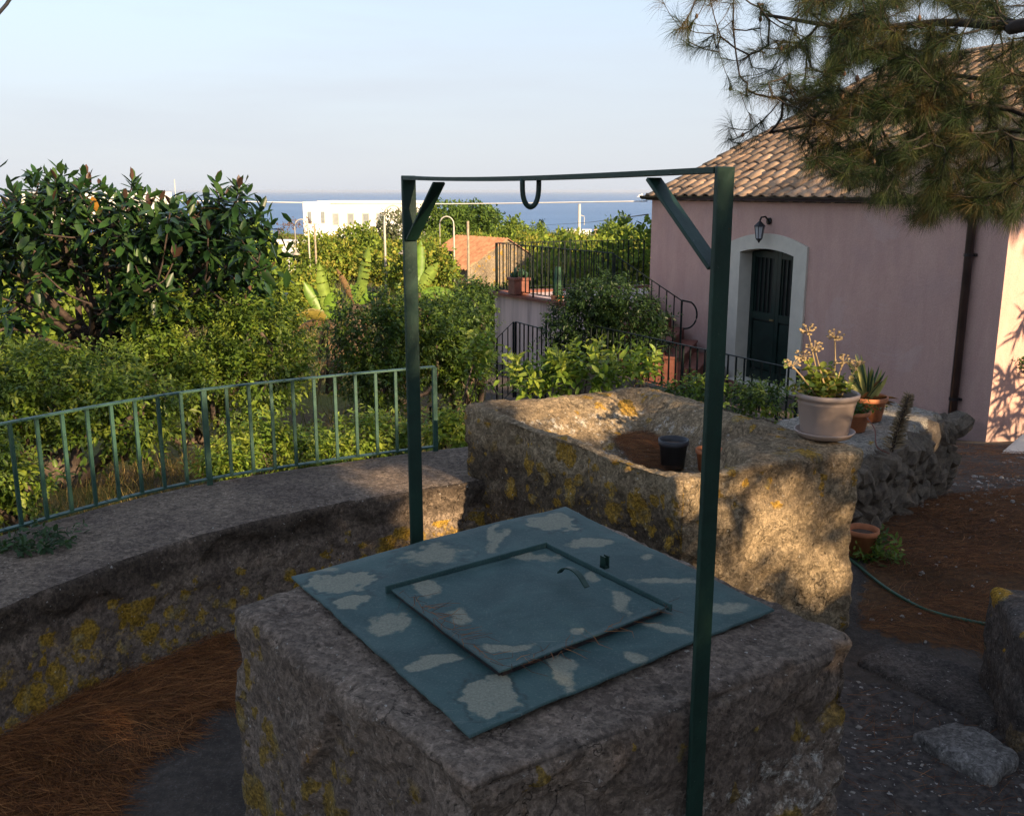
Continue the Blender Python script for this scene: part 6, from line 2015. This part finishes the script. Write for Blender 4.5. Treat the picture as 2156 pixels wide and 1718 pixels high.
tree_px(BARE, 'bare_tree', 'reddish half bare tree left of the white villa', 'tree', 625, 455, 110, 2.5, .3, GT)
tree_px(PROTO[1], 'round_tree', 'dark round tree touching the left corner of the pink house', 'tree', 1345, 488, 60, 2.9, .9, GT)
tree_px(OLIVE, 'pale_tree', 'pale tan tree by the shore near the ship', 'tree', 1302, 473, 420, 2.9, .9, GT)
tree_px(PROTO[0], 'yellow_green_tree', 'airy yellow green tree in front of the villa windows', 'tree', 745, 470, 70, 2.5, .1, GT)
tree_px(PROTO[2], 'yellow_green_tree', 'yellow green tree left of the villa, above the white wall', 'tree', 690, 492, 66, 2.2, 1.9, GT)
tree_px(UMB, 'palm_like_tree', 'dark green tree crown at the far left behind the rubber tree', 'tree', 30, 430, 90, 3.1, .3, GT)
# orchard on the slope
ORD = ['first', 'second', 'third', 'fourth', 'fifth', 'sixth', 'seventh', 'eighth', 'ninth', 'tenth', 'eleventh', 'twelfth', 'thirteenth', 'fourteenth', 'fifteenth', 'sixteenth', 'seventeenth', 'eighteenth', 'nineteenth', 'twentieth']
def ordinal(i):
    if i < 20: return ORD[i]
    return ('twenty-' if i < 29 else 'thirty-') + ORD[(i - 20) % 9]
LMARK = [(60, 'behind the rubber tree'), (420, 'behind the rubber tree'), (600, 'near the slim goose-neck lamp'), (720, 'below the white villa'), (810, 'near the tall goose-neck lamp'), (900, 'just right of the left frame post'), (1000, 'behind the tiled shed'), (1100, 'below the umbrella pines'), (1150, 'below the cypress'), (1225, 'round the utility pole'), (1340, 'beside the pink house corner')]
def orchard():
    rs = random.Random(77)
    placed, made = [], []
    def ok(x, y, s):
        for (a, b, c) in placed:
            if (a - x) ** 2 + (b - y) ** 2 < ((s + c) * .62) ** 2: return False
        return True
    n = 0
    tries = 0
    while n < 84 and tries < 9000:
        tries += 1
        Y = 24 * (150 / 24) ** rs.random()
        px = rs.uniform(-120, 1420)
        p = at(px, 520, Y)
        x = p[0]
        s = rs.uniform(.95, 1.35) * (1 + (Y > 60) * .25)
        g = float(ground_z(x, Y))
        tx, ty, _ = project(np.array([x, Y, g + 2.3 * s])); tx, ty = tx[0], ty[0]
        # keep the clearing, the shed, the villa front and the lamps in view
        if tx < 520 and rs.random() < .7: continue
        if 560 < tx < 860 and Y < 46: continue
        if 890 < tx < 1190 and Y < 66: continue
        if 620 < tx < 890 and ty < 492: continue
        if ty < 478: continue
        if 560 < tx < 660 and Y < 75 and ty < 540: continue
        if Y < 32 and tx > 1180 and ty < 500: continue
        if not ok(x, Y, s): continue
        placed.append((x, Y, s)); pxs = tx
        k = rs.randrange(3)
        o = plant_tree(PROTO[k], 'orchard_tree', 'orchard tree', 'tree', x, Y, s, rs.uniform(0, 6.28), 'orchard trees on the slope')
        made.append((tx, o)); n += 1
    by = {}
    for tx, o in made:
        lm = min(LMARK, key=lambda q: abs(q[0] - tx))[1]
        by.setdefault(lm, []).append((tx, o))
    for lm, lst in by.items():
        for i, (tx, o) in enumerate(sorted(lst, key=lambda q: q[0])):
            o['label'] = '%s from the left of the round orchard trees %s' % (ordinal(i), lm)
orchard()
for i, (px, Y, s, lab) in enumerate([(600, 24, .75, 'low sunlit bush on the dry grass left of the banana plants'), (540, 19, .8, 'sunlit yellow green bush at the right of the rubber tree crown'), (1090, 22, .55, 'low bush between the terrace corner and the ruined shed'), (1010, 24, .6, 'rounded bush in front of the shed wall'),
                                     (100, 17, .9, 'bright bush glimpsed through the rubber tree'), (20, 20, 1.0, 'bright yellow bush at the far left behind the rubber tree'), (900, 22, .5, 'small bush behind the banana plant by the post'), (660, 34, .7, 'bush at the rim of the dry clearing')]):
    p = at(px, 600, Y); plant_tree(PROTO[i % 3], 'garden_bush', lab, 'bush', p[0], Y, s, i * 1.3, 'sunlit bushes of the lower garden')
# near ends of the orchard seen through the terrace railing
rs = random.Random(4)
for i in range(9):
    px = 1160 + i * 26; Y = rs.uniform(23, 30); p = at(px, 600, Y)
    plant_tree(PROTO[i % 3], 'orchard_tree', '%s from the left of the citrus trees seen through the terrace railing' % ordinal(i), 'tree', p[0], Y, rs.uniform(.85, 1.05), i * 2.0, 'citrus trees behind the terrace railing')

def villa():
    Y = 150.0
    L, T = at(672, 428, Y), at(672, 500, Y); Rr = at(905, 428, Y)
    g = float(ground_z(0, Y)) - .5
    root = empty('white_villa', (L[0], Y, g), 'large white flat roofed villa before the sea', 'villa')
    top = L[2]
    mb = MB(); W = Rr[0] - L[0]
    mb.box(((L[0] + Rr[0]) / 2, Y + 6, (top + g) / 2), (W, 11, top - g)); mb.build('wall', M['villa'], root)
    mb = MB(); mb.box(((L[0] + Rr[0]) / 2, Y + 6, top + .15), (W + .7, 11.8, .30)); mb.build('roof', M['villa'], root)
    a, b = at(640, 424, Y - 1)[0], at(692, 424, Y - 1)[0]
    mb = MB(); mb.box(((a + b) / 2, Y + 2, (top + g) / 2 + .1), (b - a, 8, top - g + .2)); tw = mb.build('tower', M['villa'], root)
    for px in (706, 738, 770, 800, 850):
        p = at(px, 462, Y)
        mb = MB(); mb.box((p[0], Y + .45, p[2]), (1.1, .12, 1.9)); w = mb.build('window', M['trim'], root)
        mb = MB(); mb.box((p[0], Y + .40, p[2]), (.85, .10, 1.65)); mb.build('shutter', M['shutter'], w)
    for px in (652, 680):
        p = at(px, 458, Y - 2)
        mb = MB(); mb.box((p[0], Y - 2.0, p[2]), (.55, .12, 1.7)); mb.build('window', M['shutter'], tw)
villa()
def white_wall():
    a, b = at(545, 506, 80), at(636, 506, 80)
    mb = MB(); z0 = float(ground_z(0, 80)) - .5
    mb.box(((a[0] + b[0]) / 2, 80, (a[2] + z0) / 2), (b[0] - a[0], 3.0, a[2] - z0)); o = mb.build('white_outbuilding', M['villa']); tag(o, 'low white flat outbuilding behind the right edge of the rubber tree', 'building')
    a, b = at(30, 405, 140), at(330, 405, 140)
    mb = MB(); mb.box(((a[0] + b[0]) / 2, 142, a[2] - 2.2), (b[0] - a[0], 8, 4.4)); o = mb.build('white_house', M['villa']); tag(o, 'long white house glimpsed between the rubber tree tops', 'building')
white_wall()
def shed():
    Y = 60.0
    g = float(ground_z(0, Y)) - .3
    root_p = at(930, 590, Y)
    root = empty('ruined_shed', (root_p[0], Y, g), 'old stone farm shed with a red tiled roof, behind the terrace', 'shed')
    # plan: gable end faces right-front, eave wall faces left-front
    A = np.array([at(985, 560, Y)[0], Y - 1.0]); e1 = unit(np.array([-.62, .78])); e2 = unit(np.array([.78, .62]))
    Lw, Wd = 5.4, 6.2
    ze, zr = at(985, 563, Y)[2], at(985, 506, Y)[2]
    c = [A, A + e1 * Lw, A + e1 * Lw + e2 * Wd, A + e2 * Wd]
    V = [g3(p, g) for p in c] + [g3(p, ze) for p in c] + [g3(A + e2 * Wd / 2, zr), g3(A + e1 * Lw + e2 * Wd / 2, zr)]
    F = [(0, 1, 5, 4), (1, 2, 6, 9, 5), (2, 3, 7, 6), (3, 0, 4, 8, 7)]
    build('wall', V, F, M['shedstone'], root, False, np.full((len(V), 3), .15))
    # corrugated clay roof
    n = 84
    Vr, Fr = [], []
    for sgn, (s0, s1) in enumerate(((-.25, Wd / 2), (Wd + .25, Wd / 2))):
        b = len(Vr)
        for t in np.linspace(-.15, Lw + .15, n):
            wv = .05 * math.cos(t / .32 * 2 * math.pi)
            Vr.append(g3(A + e1 * t + e2 * s0, ze - .05 + wv)); Vr.append(g3(A + e1 * t + e2 * s1, zr + .08 + wv))
        Fr += [(b + 2*i, b + 2*i + 2, b + 2*i + 3, b + 2*i + 1) for i in range(n - 1)]
    build('roof', Vr, Fr, M['shedtile'], root, True)
    # near-black sheet on the eave wall, standing for an unlit doorway
    mb = MB(); d3 = A + e1 * 1.9 - e2 * .03
    mb.box(g3(d3, g + 1.35), (1.1, .05, 2.1), g3(e1, 0), g3(e2, 0)); mb.build('doorway', M['door_dark'], root)
M['shedstone'] = stone('shed_masonry', (.15, .12, .088), (.26, .21, .15), (.075, .06, .045), s=.45, dirt=.8)
M['shedtile'] = plain('shed_clay_tiles', (.46, .19, .09), .85, .3, 2.5, bump=.3, bscale=8, c2=(.52, .27, .14))  # mottled orange clay tone of the shed roof
shed()
def street_lamp(px, py_top, Y, side, lab):
    t = at(px, py_top, Y); g = float(ground_z(t[0], Y)) - .2
    root = empty('street_lamp', (t[0], Y, g), lab, 'street lamp', 'goose-neck lamps below the garden')
    r_ = .42 * side
    pts = [np.array([t[0], Y, g]), np.array([t[0], Y, t[2] - .9])]
    for k in range(9):
        a = math.pi * k / 8
        pts.append(np.array([t[0] + r_ * (1 - math.cos(a)), Y, t[2] - .45 + .45 * math.sin(a)]))
    pts.append(np.array([t[0] + 2 * r_, Y, t[2] - 1.75]))
    mb = MB(); mb.tube(pts, [.06, .055] + [.036] * 9 + [.03], 8); mb.build('pole', M['steel'], root, True)
    mb = MB(); mb.lathe([(.05, .30), (.08, .16), (.14, .10), (.30, .0), (.28, -.02), (.0, .02)], 14, (t[0] + 2 * r_, Y, t[2] - 2.15)); mb.build('lamp_shade', M['lampshade'], root, True)
street_lamp(808, 433, 44, 1, 'tall goose-neck street lamp left of the frame post')
street_lamp(955, 456, 58, -1, 'goose-neck street lamp in front of the tiled shed roof')
street_lamp(648, 462, 60, -1, 'slim goose-neck lamp at the left end of the white villa')
def pole(px, y0, y1, Y, r, mat, lab, name='pole', arm=False):
    a = at(px, y0, Y); b = a.copy(); b[2] = float(ground_z(a[0], Y)) - .3
    root = empty(name, b, lab, 'pole')
    mb = MB(); mb.tube([b, a], [r * 1.2, r], 8); mb.build('shaft', mat, root, True)
    if arm:
        mb = MB(); mb.bar(a + np.array([-.05, 0, -.9]), a + np.array([.45, 0, -1.05]), .06, .06); mb.bar(a + np.array([.45, 0, -1.1]), a + np.array([.45, 0, -1.8]), .05, .05, (1, 0, 0)); mb.build('bracket', mat, root)
pole(985, 466, 600, 40, .05, M['timber'], 'bare timber pole in front of the shed roof')
pole(662, 472, 560, 48, .045, M['timber'], 'thin timber pole beside the slim goose-neck lamp')
pole(1220, 430, 515, 85, .12, M['steel'], 'pale concrete utility pole with a bracket, against the sea', 'utility_pole', True)
pole(367, 378, 420, 130, .06, M['steel'], 'far thin mast above the rubber tree', 'mast')

def cable(name, pts, r, mat, lab, n=40):
    c = catmull(pts, n); mb = MB(); mb.tube(list(c), r, 5); o = mb.build(name, mat, None, True); tag(o, lab, 'cable')
cable('overhead_cable', [at(-200, 414, 21), at(450, 424, 20.5), at(880, 430, 20), at(1363, 424, 18.3)], .011, M['wire_white'], 'white overhead cable running left from the house corner')
cable('overhead_cable', [at(1090, 477, 85), at(1220, 470, 60), at(1364, 452, 18.4)], .012, M['wire_dark'], 'thin dark cable running from the house corner to the trees')
cable('overhead_cable', [at(-120, 160, 6), at(0, 26, 6), at(26, -8, 6), at(120, -140, 6)], .011, M['wire_dark'], 'dark cable crossing the top left corner of the sky')

def shore():
    rs = random.Random(9)
    for i, px in enumerate(sorted(rs.uniform(1195, 1362) for _ in range(26))):
        Y = rs.uniform(900, 1080)
        p = at(px, 497, Y); g = float(ground_z(p[0], Y)); h = rs.uniform(4, 8)
        w = rs.uniform(6, 13)
        mb = MB(); mb.box((p[0], Y, g + h / 2), (w, 9, h)); mb.box((p[0], Y, g + h + .3), (w + .8, 9.8, .6))
        o = mb.build('coast_house', M['villa'] if rs.random() < .5 else M['pinkfar'])
        tag(o, '%s from the left of the tiny pale houses along the shore' % ordinal(i), 'house', 'tiny houses along the shore')
M['pinkfar'] = plain('far_peach_render', (.62, .42, .32), .8, .1, .5, bump=0)
shore()
def ship():
    c = at(1350, 434, 9000); c[2] = -53
    root = empty('ship', c, 'white ship far out on the sea beside the house corner', 'ship')
    V = [c + np.array(v) for v in ((-42, -7, 7), (42, -7, 7), (42, 7, 7), (-42, 7, 7), (-36, -6, -1), (36, -6, -1), (36, 6, -1), (-36, 6, -1))]
    build('hull', V, [(0, 1, 2, 3), (4, 7, 6, 5), (0, 4, 5, 1), (1, 5, 6, 2), (2, 6, 7, 3), (3, 7, 4, 0)], M['villa'], root)
    mb = MB(); mb.box(c + np.array([-8, 0, 12]), (46, 11, 10)); mb.box(c + np.array([-4, 0, 20]), (26, 9, 8)); mb.box(c + np.array([4, 0, 28]), (8, 5, 10)); mb.build('superstructure', M['villa'], root)
ship()

# ================================================================== SEA HAZE
def haze():
    m = bpy.data.materials.new('sea_haze'); m.use_nodes = True
    nd, lk = m.node_tree.nodes, m.node_tree.links
    nd.remove(nd['Principled BSDF'])
    v = nd.new('ShaderNodeVolumePrincipled')
    v.inputs['Color'].default_value = (.80, .88, 1.0, 1); v.inputs['Density'].default_value = 4.5e-5; v.inputs['Anisotropy'].default_value = .2
    lk.new(v.outputs[0], nd['Material Output'].inputs['Volume'])
    mb = MB(); mb.box((0, 40420, -26), (166000, 81000, 74)); o = mb.build('haze', m); tag(o, kind='stuff')
haze()
